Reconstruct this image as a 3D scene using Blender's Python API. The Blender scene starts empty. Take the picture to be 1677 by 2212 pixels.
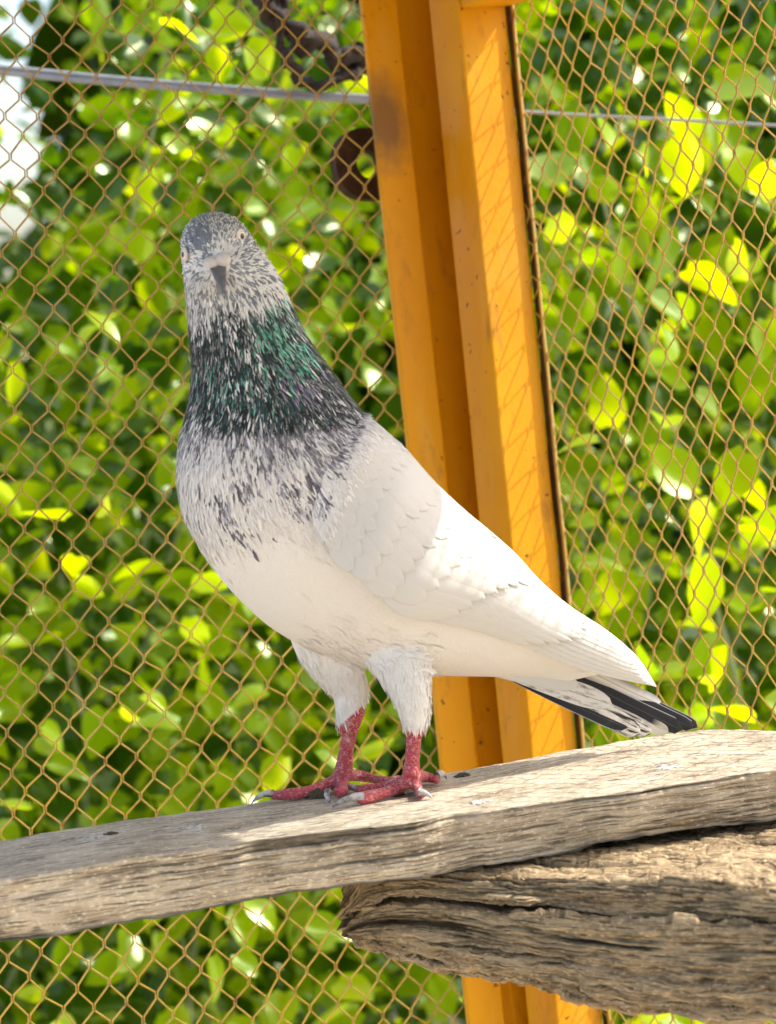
import bpy, math, random
import numpy as np
from mathutils import Vector, Matrix

rng = np.random.default_rng(11)
random.seed(5)
scene = bpy.context.scene
col = scene.collection

# ------------------------------------------------------------------ camera
PITCH, ROLL = math.radians(4.3), math.radians(5.7)
CAM = np.array([0.0, 0.0, 1.45])
_f = np.array([0, math.cos(PITCH), -math.sin(PITCH)])
_u0 = np.array([0, math.sin(PITCH), math.cos(PITCH)])
_r0 = np.array([1.0, 0, 0])
UPV = _u0 * math.cos(ROLL) + _r0 * math.sin(ROLL)
RIV = _r0 * math.cos(ROLL) - _u0 * math.sin(ROLL)
FOC = 8600.0 / 1.474          # focal length measured in survey units (1677 wide survey of the place)
D0 = 1.45                     # the bird's distance
SU = D0 / FOC               # one survey unit in metres at the bird's distance


def C2W(p):
    p = np.asarray(p, float)
    return CAM + p[..., 0:1] * RIV + p[..., 1:2] * UPV + p[..., 2:3] * _f


def W(u, v, d):
    """surveyed direction (u,v) and distance d (metres along the view axis) -> world point"""
    u, v, d = np.broadcast_arrays(np.asarray(u, float), np.asarray(v, float), np.asarray(d, float))
    return C2W(np.stack([(u - 838.5) / FOC * d, (1106.0 - v) / FOC * d, d], -1))


def WB(u, v, dz):
    """the same for the bird: dz in survey units behind the bird's reference distance"""
    return W(u, v, D0 + np.asarray(dz, float) * SU)


def INV(p):
    q = np.asarray(p, float) - CAM
    d = q @ _f
    return 838.5 + (q @ RIV) / d * FOC, 1106.0 - (q @ UPV) / d * FOC, d


def on_level(u, v, z):
    """where the direction (u,v) meets the level plane at height z"""
    a = W(u, v, 1.0) - CAM
    t = (z - CAM[2]) / a[..., 2]
    return CAM + a * t[..., None]


cam_d = bpy.data.cameras.new("camera")
cam_d.sensor_fit = 'VERTICAL'
cam_d.sensor_height = 36
cam_d.lens = 36 * 8600 / 3260
cam_d.clip_start, cam_d.clip_end = 0.05, 600
cam_d.dof.use_dof = True
cam_d.dof.focus_distance = 1.52
cam_d.dof.aperture_fstop = 11
cam = bpy.data.objects.new("camera", cam_d)
col.objects.link(cam)
_b = -_f
cam.matrix_world = Matrix(((RIV[0], UPV[0], _b[0], CAM[0]), (RIV[1], UPV[1], _b[1], CAM[1]),
                           (RIV[2], UPV[2], _b[2], CAM[2]), (0, 0, 0, 1)))
scene.camera = cam

# ------------------------------------------------------------------ sky, sun, exposure
SUN_DIR = Vector((0.672, 0.10, 0.73)).normalized()      # towards the sun
world = bpy.data.worlds.new("World")
scene.world = world
world.use_nodes = True
wn = world.node_tree
sky = wn.nodes.new('ShaderNodeTexSky')
sky.sky_type = 'NISHITA'
sky.sun_disc = False
sky.sun_elevation = math.asin(SUN_DIR.z)
sky.sun_rotation = math.atan2(SUN_DIR.x, SUN_DIR.y)
sky.air_density, sky.dust_density, sky.ozone_density = 1.0, 3.0, 0.6
bg = wn.nodes['Background']
bg.inputs['Strength'].default_value = 0.15
wn.links.new(sky.outputs[0], bg.inputs['Color'])
sun_d = bpy.data.lights.new("sun", 'SUN')
sun_d.energy = 2.25
sun_d.angle = math.radians(0.4)
sun_d.color = (1.0, 0.95, 0.86)
sun = bpy.data.objects.new("sun", sun_d)
col.objects.link(sun)
sun.rotation_euler = SUN_DIR.to_track_quat('Z', 'Y').to_euler()
sun.location = (2, 1, 5)
vs = scene.view_settings
vs.view_transform = 'Standard'
vs.look = 'None'
vs.gamma = 1
vs.exposure = 1.34
scene.cycles.use_denoising = True
scene.cycles.max_bounces = 10
scene.cycles.transmission_bounces = 8
scene.cycles.transparent_max_bounces = 8


# ------------------------------------------------------------------ helpers
def noise(p, seed=0):
    """value noise, p (...,3) -> 0..1"""
    p = np.asarray(p, float)
    i = np.floor(p).astype(np.int64)
    f = p - i
    f = f * f * (3 - 2 * f)
    out = 0
    for dx in (0, 1):
        for dy in (0, 1):
            for dz in (0, 1):
                h = (i[..., 0] + dx) * 374761393 + (i[..., 1] + dy) * 668265263 + (i[..., 2] + dz) * 2147483647 + seed * 1274126177
                h = (h ^ (h >> 13)) * 1274126177
                h = (h ^ (h >> 16)) & 0xFFFFFF
                w = (f[..., 0] if dx else 1 - f[..., 0]) * (f[..., 1] if dy else 1 - f[..., 1]) * (f[..., 2] if dz else 1 - f[..., 2])
                out = out + w * h / 0xFFFFFF
    return out


def fbm(p, oct=4, seed=0):
    p = np.asarray(p, float)
    a, s, t = 0.5, 0, 0
    for k in range(oct):
        s = s + a * noise(p * 2 ** k, seed + k)
        t += a
        a *= .5
    return s / t


def n3(x, y, z=0.0):
    x, y, z = np.broadcast_arrays(np.asarray(x, float), np.asarray(y, float), np.asarray(z, float))
    return np.stack([x, y, z], -1)


def smooth(e0, e1, x):
    t = np.clip((np.asarray(x, float) - e0) / (e1 - e0), 0, 1)
    return t * t * (3 - 2 * t)


def mesh(name, V, F, smooth_shade=True):
    me = bpy.data.meshes.new(name)
    me.from_pydata([tuple(map(float, p)) for p in V], [], [tuple(int(i) for i in f) for f in F])
    if smooth_shade:
        me.shade_smooth()
    me.update()
    return me


def quads(name, V, Q):
    """fast mesh of quads / tris from numpy arrays"""
    V = np.asarray(V, np.float32)
    Q = np.asarray(Q, np.int32)
    me = bpy.data.meshes.new(name)
    me.vertices.add(len(V))
    me.vertices.foreach_set('co', V.ravel())
    k = Q.shape[1]
    me.loops.add(Q.size)
    me.loops.foreach_set('vertex_index', Q.ravel())
    me.polygons.add(len(Q))
    me.polygons.foreach_set('loop_start', np.arange(0, Q.size, k, dtype=np.int32))
    me.polygons.foreach_set('use_smooth', np.ones(len(Q), bool))
    me.update(calc_edges=True)
    me.validate()
    return me


def attr(me, name, val):
    val = np.asarray(val, np.float32)
    if val.ndim == 1:
        a = me.attributes.new(name, 'FLOAT', 'POINT')
        a.data.foreach_set('value', val)
    elif val.shape[1] == 3:
        a = me.attributes.new(name, 'FLOAT_VECTOR', 'POINT')
        a.data.foreach_set('vector', val.ravel())
    else:
        a = me.attributes.new(name, 'FLOAT_COLOR', 'POINT')
        a.data.foreach_set('color', val.ravel())


def obj(name, me, m=None, parent=None):
    o = bpy.data.objects.new(name, me)
    col.objects.link(o)
    if m is not None and me is not None and len(me.materials) == 0:
        me.materials.append(m)
    if parent is not None:
        o.parent = parent
        o.matrix_parent_inverse = parent.matrix_basis.inverted()
    return o


def tag(o, label=None, cat=None, group=None, kind=None):
    for k, x in (('label', label), ('category', cat), ('group', group), ('kind', kind)):
        if x:
            o[k] = x
    return o


def empty(name, loc):
    o = bpy.data.objects.new(name, None)
    o.empty_display_size = 0.02
    o.location = tuple(float(a) for a in loc)
    col.objects.link(o)
    return o


def grid_faces(nu, nv, close_u=False, close_v=False):
    F = []
    iu = np.arange(nu if close_u else nu - 1)
    iv = np.arange(nv if close_v else nv - 1)
    a, b = np.meshgrid(iu, iv, indexing='ij')
    a2, b2 = (a + 1) % nu, (b + 1) % nv
    return np.stack([a * nv + b, a2 * nv + b, a2 * nv + b2, a * nv + b2], -1).reshape(-1, 4)


def tube(P, R, n=12, cap=True):
    """tapered tube through points P with radii R -> V, F lists"""
    P = np.asarray(P, float)
    R = np.broadcast_to(np.asarray(R, float), (len(P),))
    T = np.gradient(P, axis=0)
    T /= np.linalg.norm(T, axis=1, keepdims=True) + 1e-12
    ref = np.array([0, 0, 1.0]) if abs(T[0][2]) < .9 else np.array([1.0, 0, 0])
    V = []
    for p, t, r in zip(P, T, R):
        a = np.cross(t, ref)
        a /= np.linalg.norm(a)
        b = np.cross(a, t)
        ref = b
        th = np.arange(n) * 2 * math.pi / n
        V.append(p + r * (np.cos(th)[:, None] * a + np.sin(th)[:, None] * b))
    V = np.vstack(V)
    F = [tuple(q) for q in grid_faces(len(P), n, False, True)]
    if cap:
        F.append(tuple(range(n))[::-1])
        F.append(tuple(range((len(P) - 1) * n, len(P) * n)))
    return V, F


def catmull(P, k):
    P = np.asarray(P, float)
    Q = np.vstack([2 * P[0] - P[1], P, 2 * P[-1] - P[-2]])
    out = []
    for i in range(1, len(Q) - 2):
        p0, p1, p2, p3 = Q[i - 1:i + 3]
        for t in np.arange(k) / k:
            out.append(.5 * (2 * p1 + (p2 - p0) * t + (2 * p0 - 5 * p1 + 4 * p2 - p3) * t * t + (3 * p1 - p0 - 3 * p2 + p3) * t ** 3))
    out.append(P[-1])
    return np.array(out)


def join(parts):
    V, F, n = [], [], 0
    for v, f in parts:
        V.append(np.asarray(v, float))
        F += [tuple(i + n for i in q) for q in f]
        n += len(v)
    return np.vstack(V), F


# ------------------------------------------------------------------ materials
class Mat:
    def __init__(s, name):
        s.m = bpy.data.materials.new(name)
        s.m.use_nodes = True
        s.t = s.m.node_tree
        s.b = s.t.nodes['Principled BSDF']
        s.out = s.t.nodes['Material Output']

    def n(s, typ, **kw):
        nd = s.t.nodes.new('ShaderNode' + typ)
        for k, v in kw.items():
            if hasattr(nd, k) and k not in nd.inputs:
                setattr(nd, k, v)
            else:
                nd.inputs[k].default_value = v
        return nd

    def l(s, a, b):
        s.t.links.new(a, b)

    def noise(s, vec, scale, detail=4, rough=.55):
        nd = s.n('TexNoise')
        nd.inputs['Scale'].default_value = scale
        nd.inputs['Detail'].default_value = detail
        nd.inputs['Roughness'].default_value = rough
        if vec is not None:
            s.l(vec, nd.inputs['Vector'])
        return nd.outputs['Fac']

    def ramp(s, fac, stops):
        nd = s.n('ValToRGB')
        e = nd.color_ramp.elements
        while len(e) < len(stops):
            e.new(.5)
        for i, (p, c) in enumerate(stops):
            e[i].position = p
            e[i].color = (c, c, c, 1) if isinstance(c, (int, float)) else (*c, 1)
        s.l(fac, nd.inputs['Fac'])
        return nd.outputs['Color']

    def mix(s, fac, a, b, mode='MIX'):
        nd = s.n('Mix')
        nd.data_type = 'RGBA'
        nd.blend_type = mode
        for sock, x in ((nd.inputs[0], fac), (nd.inputs[6], a), (nd.inputs[7], b)):
            if isinstance(x, (int, float)):
                sock.default_value = x
            elif isinstance(x, tuple):
                sock.default_value = (*x, 1)
            else:
                s.l(x, sock)
        return nd.outputs[2]

    def mapping(s, vec, scale):
        nd = s.n('Mapping')
        nd.inputs['Scale'].default_value = scale
        s.l(vec, nd.inputs['Vector'])
        return nd.outputs[0]

    def bump(s, h, strength, dist):
        nd = s.n('Bump')
        nd.inputs['Strength'].default_value = strength
        nd.inputs['Distance'].default_value = dist
        s.l(h, nd.inputs['Height'])
        s.l(nd.outputs[0], s.b.inputs['Normal'])
        return nd.outputs[0]

    def attr(s, name, out='Color'):
        nd = s.n('Attribute')
        nd.attribute_name = name
        return nd.outputs[out]

    def coord(s, which='Object'):
        return s.n('TexCoord').outputs[which]


def plain(name, c, rough=.6, spec=.3):
    M = Mat(name)
    nz = M.noise(M.coord(), 300)
    M.l(M.mix(nz, tuple(x * .8 for x in c), tuple(min(1, x * 1.15) for x in c)), M.b.inputs['Base Color'])
    M.b.inputs['Roughness'].default_value = rough
    M.b.inputs['Specular IOR Level'].default_value = spec
    return M.m


def mat_paint():
    M = Mat('orange_paint')
    c = M.coord()
    big = M.noise(c, 9, 5)
    base = M.mix(M.ramp(big, [(.35, 0.0), (.7, 1.0)]), (.68, .285, .002), (.75, .36, .002))
    streak = M.noise(M.mapping(c, (120, 120, 5)), 1, 3)
    base = M.mix(M.ramp(streak, [(.55, 0.0), (.8, .35)]), base, (.70, .35, .03))
    fade = M.ramp(M.noise(M.mapping(c, (26, 26, 7)), 1, 5, .6), [(.52, 0.0), (.70, .55)])
    base = M.mix(fade, base, (.72, .40, .06))
    grime = M.ramp(M.noise(M.mapping(c, (60, 60, 22)), 1, 6, .7), [(.57, 0.0), (.72, .6)])
    base = M.mix(grime, base, (.34, .15, .02))
    dst = M.n('VectorMath', operation='DISTANCE')
    M.l(M.mapping(c, (1, 1, .55)), dst.inputs[0])
    sp = plane_hit(LP, 1226, 385, .006)
    dst.inputs[1].default_value = (sp[0], sp[1], sp[2] * .55)
    soot = M.n('Math', operation='MULTIPLY_ADD')
    M.l(M.noise(c, 110, 5, .7), soot.inputs[0])
    soot.inputs[1].default_value = -.016
    M.l(dst.outputs['Value'], soot.inputs[2])
    base = M.mix(M.ramp(soot.outputs[0], [(-.004, .7), (.015, 0.0)]), base, (.09, .06, .05))
    spots = M.noise(c, 160, 2, .4)
    base = M.mix(M.ramp(spots, [(.725, 0.0), (.75, .85)]), base, (.12, .05, .02))
    M.l(base, M.b.inputs['Base Color'])
    M.l(M.ramp(big, [(.3, .36), (.7, .55)]), M.b.inputs['Roughness'])
    M.b.inputs['Specular IOR Level'].default_value = .22
    pk = M.n('TexVoronoi')
    pk.inputs['Scale'].default_value = 260
    M.l(c, pk.inputs['Vector'])
    bl = M.ramp(pk.outputs['Distance'], [(.0, 1.0), (.16, 0.0)])
    gate = M.ramp(M.noise(c, 60, 2), [(.56, 0.0), (.62, 1.0)])
    M.bump(M.mix(.55, M.mix(1.0, bl, gate, 'MULTIPLY'), M.noise(c, 240, 3)), .35, .0012)
    return M.m


def mat_wire():
    M = Mat('mesh_paint')
    c = M.coord()
    a = M.noise(c, 35, 4)
    base = M.mix(M.ramp(a, [(.4, 0.0), (.62, 1.0)]), (.45, .275, .028), (.43, .29, .065))
    rust = M.ramp(M.noise(c, 90, 3), [(.58, 0.0), (.7, 1.0)])
    base = M.mix(rust, base, (.28, .12, .025))
    M.l(base, M.b.inputs['Base Color'])
    M.b.inputs['Roughness'].default_value = .42
    M.b.inputs['Specular IOR Level'].default_value = .6
    M.bump(M.noise(c, 900, 3), .3, .0004)
    return M.m


def mat_rust():
    M = Mat('rusty_steel')
    c = M.coord()
    M.l(M.ramp(M.noise(c, 120, 5), [(.3, (.018, .008, .004)), (.6, (.06, .024, .008)), (.8, (.20, .085, .025))]), M.b.inputs['Base Color'])
    M.b.inputs['Roughness'].default_value = .85
    M.bump(M.noise(c, 500, 4), .5, .001)
    return M.m


def mat_wood(name, light, mid, dark, rust, crack=1.0):
    M = Mat(name)
    g = M.attr('grain', 'Vector')              # metres: x along the grain, y across, z depth
    face = M.attr('face', 'Fac')               # 0 upper face, 1 sawn side
    fine = M.noise(M.mapping(g, (40, 900, 900)), 1, 5, .6)
    wide = M.noise(M.mapping(g, (9, 120, 120)), 1, 4, .6)
    blot = M.noise(M.mapping(g, (28, 45, 45)), 1, 5, .65)
    fib = M.noise(M.mapping(g, (260, 700, 700)), 1, 3, .7)
    c = M.mix(M.ramp(wide, [(.3, 0.0), (.7, 1.0)]), mid, light)
    c = M.mix(M.ramp(blot, [(.42, 0.0), (.68, .75)]), c, dark)
    lines = M.ramp(fine, [(.38, 1.0), (.49, 0.0)])
    c = M.mix(M.mix(1.0, lines, (.85, .85, .85), 'MULTIPLY'), c, tuple(x * .30 for x in dark))
    c = M.mix(M.ramp(fib, [(.54, 0.0), (.68, .7)]), c, tuple(min(1, x * 1.55) for x in light))
    st = M.ramp(M.noise(M.mapping(g, (14, 30, 30)), 1, 3), [(.62, 0.0), (.75, .55)])
    c = M.mix(st, c, rust)
    cr = M.attr('crack', 'Fac')
    c = M.mix(cr, c, tuple(x * .22 for x in dark))
    M.l(c, M.b.inputs['Base Color'])
    M.b.inputs['Roughness'].default_value = .88
    M.b.inputs['Specular IOR Level'].default_value = .18
    h = M.mix(.5, fine, fib)
    M.bump(M.mix(.3, h, blot), .9, .003)
    return M.m


def mat_leaf(name, dif, tra, gloss=.32):
    M = Mat(name)
    t = M.t
    t.nodes.remove(M.b)
    rnd = M.n('ObjectInfo').outputs['Random']
    tint = M.attr('tint', 'Fac')
    add = M.n('Math', operation='ADD')
    M.l(rnd, add.inputs[0])
    M.l(tint, add.inputs[1])
    fr = M.n('Math', operation='FRACT')
    M.l(add.outputs[0], fr.inputs[0])
    uvv = M.attr('leafuv', 'Vector')
    vein = M.noise(M.mapping(uvv, (4, 30, 1)), 1, 3)
    d = M.mix(fr.outputs[0], tuple(x * .6 for x in dif), tuple(x * 1.35 for x in dif))
    d = M.mix(M.ramp(vein, [(.35, .3), (.7, 0.0)]), d, tuple(x * .5 for x in dif))
    tr = M.mix(fr.outputs[0], (tra[0] * .55, tra[1] * .72, tra[2]), (tra[0] * 1.2, tra[1] * 1.08, tra[2]))
    D = M.n('BsdfDiffuse')
    T = M.n('BsdfTranslucent')
    G = M.n('BsdfGlossy')
    G.inputs['Roughness'].default_value = gloss
    G.inputs['Color'].default_value = (.8, .95, .6, 1)
    M.l(d, D.inputs['Color'])
    M.l(tr, T.inputs['Color'])
    m1 = M.n('MixShader')
    m1.inputs[0].default_value = .6
    M.l(D.outputs[0], m1.inputs[1])
    M.l(T.outputs[0], m1.inputs[2])
    fz = M.n('Fresnel')
    fz.inputs['IOR'].default_value = 1.5
    m2 = M.n('MixShader')
    fm = M.n('Math', operation='MULTIPLY')
    fm.inputs[1].default_value = .10
    M.l(fz.outputs[0], fm.inputs[0])
    M.l(fm.outputs[0], m2.inputs[0])
    M.l(m1.outputs[0], m2.inputs[1])
    M.l(G.outputs[0], m2.inputs[2])
    M.l(m2.outputs[0], M.out.inputs['Surface'])
    return M.m


def mat_plumage():
    """colour comes with each feather; 'irid' marks the metallic neck feathers, 'leg' the scaly skin"""
    M = Mat('plumage')
    c = M.attr('Col')
    g = M.coord()
    fn = M.noise(g, 1600, 3)
    M.l(M.mix(M.ramp(fn, [(.3, .10), (.65, 0.0)]), c, (.3, .27, .24)), M.b.inputs['Base Color'])
    ir = M.attr('irid', 'Fac')
    M.l(ir, M.b.inputs['Metallic'])
    M.l(M.ramp(ir, [(0, .72), (1, .3)]), M.b.inputs['Roughness'])
    M.b.inputs['Specular IOR Level'].default_value = .25
    M.b.inputs['Sheen Weight'].default_value = .12
    M.b.inputs['Subsurface Weight'].default_value = .0
    leg = M.attr('leg', 'Fac')
    vo = M.n('TexVoronoi', feature='DISTANCE_TO_EDGE')
    vo.inputs['Scale'].default_value = 480
    M.l(M.mapping(g, (.8, .8, 1.5)), vo.inputs['Vector'])
    sc = M.ramp(vo.outputs['Distance'], [(0, 0.0), (.12, 1.0)])
    stq = M.noise(M.mapping(g, (600, 600, 90)), 1, 4)
    M.bump(M.mix(leg, M.mix(.6, fn, stq), sc), .6, .0016)
    return M.m


def mat_skin():
    M = Mat('scaly_leg_skin')
    g = M.coord()
    c = M.attr('Col')
    vo = M.n('TexVoronoi', feature='DISTANCE_TO_EDGE')
    vo.inputs['Scale'].default_value = 420
    M.l(M.mapping(g, (.8, .8, 1.6)), vo.inputs['Vector'])
    edge = M.ramp(vo.outputs['Distance'], [(.02, 1.0), (.17, 0.0)])
    nz = M.noise(g, 500, 3)
    c2 = M.mix(M.mix(1.0, edge, M.ramp(nz, [(.4, 0.1), (.65, .8)]), 'MULTIPLY'), c, (.85, .52, .47))
    c2 = M.mix(M.ramp(M.noise(g, 130, 3), [(.6, 0.0), (.75, .5)]), c2, (.8, .65, .6))
    M.l(c2, M.b.inputs['Base Color'])
    M.b.inputs['Roughness'].default_value = .5
    M.b.inputs['Subsurface Weight'].default_value = .15
    M.b.inputs['Subsurface Scale'].default_value = .002
    M.b.inputs['Subsurface Radius'].default_value = (1, .3, .2)
    M.bump(M.ramp(vo.outputs['Distance'], [(0, 0.0), (.14, 1.0)]), .7, .0008)
    return M.m


def mat_feather(name, kind):
    M = Mat(name)
    uvv = M.attr('fuv', 'Vector')              # x across -1..1, y along 0..1
    sep = M.n('SeparateXYZ')
    M.l(uvv, sep.inputs[0])
    ab = M.n('Math', operation='ABSOLUTE')
    M.l(sep.outputs[0], ab.inputs[0])
    along = sep.outputs[1]
    barb = M.noise(M.mapping(uvv, (5, 160, 1)), 1, 2)
    if kind == 'white':
        c = M.mix(M.ramp(barb, [(.35, .25), (.65, 0.0)]), (.64, .635, .62), (.60, .595, .58))
        c = M.mix(M.ramp(along, [(.0, .0), (1, .22)]), c, (.68, .655, .55))
        c = M.mix(M.ramp(ab.outputs[0], [(.86, 0.0), (1, .5)]), c, (.50, .47, .40))
    elif kind in ('grey', 'smudge'):
        nz = M.noise(M.mapping(uvv, (2.2, 5.0, 1)), 1, 4, .65)
        k = M.ramp(nz, [(.5, 0.0), (.66, .8)]) if kind == 'smudge' else M.ramp(ab.outputs[0], [(.3, 0.0), (.9, .6)])
        c = M.mix(k, M.mix(M.ramp(barb, [(.35, .25), (.65, 0.0)]), (.72, .70, .66), (.6, .58, .54)), (.10, .10, .11))
    elif kind == 'black':
        c = M.mix(M.ramp(barb, [(.35, .5), (.65, 0.0)]), (.012, .013, .016), (.035, .036, .042))
        c = M.mix(M.ramp(ab.outputs[0], [(.86, 0.0), (.97, .8)]), c, (.5, .5, .5))
    elif kind == 'pied':
        nz = M.noise(M.mapping(uvv, (1.5, 3.0, 1)), 1, 4, .6)
        c = M.mix(M.ramp(barb, [(.35, .25), (.65, 0.0)]), (.74, .70, .62), (.6, .57, .5))
        k = M.ramp(nz, [(.5, 0.0), (.58, 1.0)])
        c = M.mix(k, c, (.03, .03, .035))
    elif kind == 'halfblack':
        nz = M.noise(M.mapping(uvv, (2.0, 5.0, 1)), 1, 4, .6)
        wob = M.n('Math', operation='MULTIPLY_ADD')
        M.l(nz, wob.inputs[0])
        wob.inputs[1].default_value = .5
        M.l(sep.outputs[0], wob.inputs[2])
        k = M.ramp(wob.outputs[0], [(.10, 1.0), (.22, 0.0)])
        c = M.mix(k, M.mix(M.ramp(barb, [(.35, .25), (.65, 0.0)]), (.74, .70, .62), (.6, .57, .5)), (.014, .015, .018))
        c = M.mix(M.ramp(along, [(.86, 0.0), (.93, .7)]), c, (.6, .55, .45))
    shaft = M.ramp(ab.outputs[0], [(.03, .12 if kind == 'white' else .5), (.07, 0.0)])
    c = M.mix(shaft, c, (.6, .57, .5) if kind == 'white' else (.1, .1, .1))
    M.l(c, M.b.inputs['Base Color'])
    M.b.inputs['Roughness'].default_value = .55
    M.b.inputs['Specular IOR Level'].default_value = .25
    M.b.inputs['Sheen Weight'].default_value = .1
    M.bump(barb, .25, .0006)
    return M.m


MW = mat_wire()
MR = mat_rust()

# ------------------------------------------------------------------ the ground
def build_ground():
    M = Mat('dry_soil')
    c = M.coord()
    M.l(M.mix(M.noise(c, 3, 6), (.42, .33, .22), (.55, .45, .31)), M.b.inputs['Base Color'])
    M.b.inputs['Roughness'].default_value = .95
    M.bump(M.noise(c, 40, 6), .6, .02)
    n = 60
    x = np.linspace(-1, 1, n)
    x = np.sign(x) * np.abs(x) ** 3 * 300
    X, Y = np.meshgrid(x, x, indexing='ij')
    Z = (fbm(n3(X * .7, Y * .7), 3) - .5) * .08 * np.clip(np.hypot(X, Y), 0, 1)
    g = obj('ground', quads('ground', np.stack([X, Y, Z], -1).reshape(-1, 3), grid_faces(n, n)), M.m)
    tag(g, 'dry brown soil under and around the aviary', kind='structure')


build_ground()

# ------------------------------------------------------------------ the aviary: posts, mesh, rail, roof, lug
LP = np.array([[1.8267e-02, 1.449e-03, 1.0089e-02], [2.187e-03, -2.4615e-02, -1.703e-03], [-.234909, .311112, 1.703]])
RP = np.array([[9.789e-03, 1.124e-03, -1.8912e-02], [2.778e-03, -2.4334e-02, -1.996e-03], [.082226, .321044, 1.815]])


def plane_hit(P, sx, sy, off=0.0):
    """direction given in photograph pixels -> point on the panel plane P (camera axes), pushed 'off' metres to the viewer"""
    n = np.cross(P[0], P[1])
    n /= np.linalg.norm(n)
    if n[2] > 0:
        n = -n
    d = np.array([(sx - 1236) / 8600, (1630 - sy) / 8600, 1.0])
    o = P[2] + n * off
    t = (o @ n) / (d @ n)
    return C2W(d * t)


def mesh_sheet(name, P, cr, rr, keep, parent, seed):
    rs = np.random.default_rng(seed)
    e1, e2, o = C2W(P[0]) - CAM, C2W(P[1]) - CAM, C2W(P[2])
    nrm = np.cross(e1, e2)
    nrm /= np.linalg.norm(nrm)
    if nrm @ (CAM - o) < 0:
        nrm = -nrm
    ex = e1 / np.linalg.norm(e1)
    ez = e2 / np.linalg.norm(e2)
    sw, sd = .00046, .00048          # half strand width / depth
    V, F = [], []
    jit = {}

    def node(c, r):
        k = (round(c * 2), round(r * 2))
        if k not in jit:
            jit[k] = (rs.normal(0, .0006, 2), rs.normal(0, .0004))
        j, b = jit[k]
        bow = (fbm(n3(c * .18, r * .18, seed), 2) - .5) * .010
        return o + e1 * c + e2 * r + ex * j[0] + ez * j[1] + nrm * (b + bow)

    wn_ = .00075
    for k in np.arange(cr[0], cr[1], 1.0):
        for side in (0, 1):
            pts = []
            tw = []
            for r in np.arange(rr[0], rr[1], .5):
                odd = (round(r * 2) % 2) != 0
                c = k + (.5 if odd else 0) if side == 0 else k + (.5 if odd else 1.0)
                inner = (+1 if not odd else -1) if side == 0 else (-1 if not odd else +1)
                base = node(c, r)
                for dv in (-.0021, .0021):
                    pts.append((base + ex * inner * wn_ + ez * dv, c, r))
            run = []
            runs = []
            for p in pts:
                if keep(p[1], p[2]):
                    run.append(p[0])
                else:
                    if len(run) > 1:
                        runs.append(run)
                    run = []
            if len(run) > 1:
                runs.append(run)
            for run in runs:
                Q = np.array(run)
                T = np.gradient(Q, axis=0)
                T /= np.linalg.norm(T, axis=1, keepdims=True)
                S = np.cross(T, nrm)
                S /= np.linalg.norm(S, axis=1, keepdims=True)
                # strands of expanded metal lie slightly turned out of the sheet
                a = .55 * np.sign((T @ ex))[:, None]
                N2 = nrm * np.cos(a) + S * np.sin(a)
                S2 = S * np.cos(a) - nrm * np.sin(a)
                b0 = sum(len(x) for x in V)
                ring = np.stack([Q + S2 * sw + N2 * sd, Q + S2 * sw - N2 * sd, Q - S2 * sw - N2 * sd, Q - S2 * sw + N2 * sd], 1).reshape(-1, 3)
                V.append(ring)
                f = grid_faces(len(Q), 4, False, True) + b0
                F.append(f)
    me = quads(name, np.vstack(V), np.vstack(F))
    me.shade_flat()
    return obj(name, me, MW, parent)


def prism(name, top, bot, m, parent, bevel=.0015, segs=40, wob=.0003, seed=0):
    """straight bar: top and bottom outlines (lists of world points, same order) lofted, edges rounded"""
    top, bot = np.array(top), np.array(bot)
    n = len(top)

    def rnd(o):
        out = []
        for i in range(n):
            a, b, c = o[i - 1], o[i], o[(i + 1) % n]
            da, dc = a - b, c - b
            da /= np.linalg.norm(da)
            dc /= np.linalg.norm(dc)
            for t in (0, .33, .67, 1):
                p, q = b + da * bevel * (1 - t), b + dc * bevel * t
                out.append((b + da * bevel) * (1 - t) ** 2 + 2 * b * t * (1 - t) + (b + dc * bevel) * t ** 2)
        return np.array(out)

    A, B = rnd(top), rnd(bot)
    k = len(A)
    V = []
    for s in np.linspace(0, 1, segs):
        ring = A * (1 - s) + B * s
        ring = ring + (noise(np.stack([ring[:, 0] * 90, ring[:, 1] * 90, ring[:, 2] * 25], -1), seed)[:, None] - .5) * wob
        V.append(ring)
    V = np.vstack(V)
    F = [tuple(q) for q in grid_faces(segs, k, False, True)] + [tuple(range(k))[::-1], tuple(range((segs - 1) * k, segs * k))]
    me = mesh(name, V, F, False)
    return obj(name, me, m, parent)


MP = mat_paint()
LE = [((1154, 0), (1496, 3260)), ((1265.7, 0), (1610, 3260)), ((1381, 0), (1689, 3260)), ((1456, 0), (1773, 3260)), ((1609, 0), (1921, 3260))]


def edge(i, y, dx=0):
    (x0, y0), (x1, y1) = LE[i]
    return x0 + (x1 - x0) * (y - y0) / (y1 - y0) + dx


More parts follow.
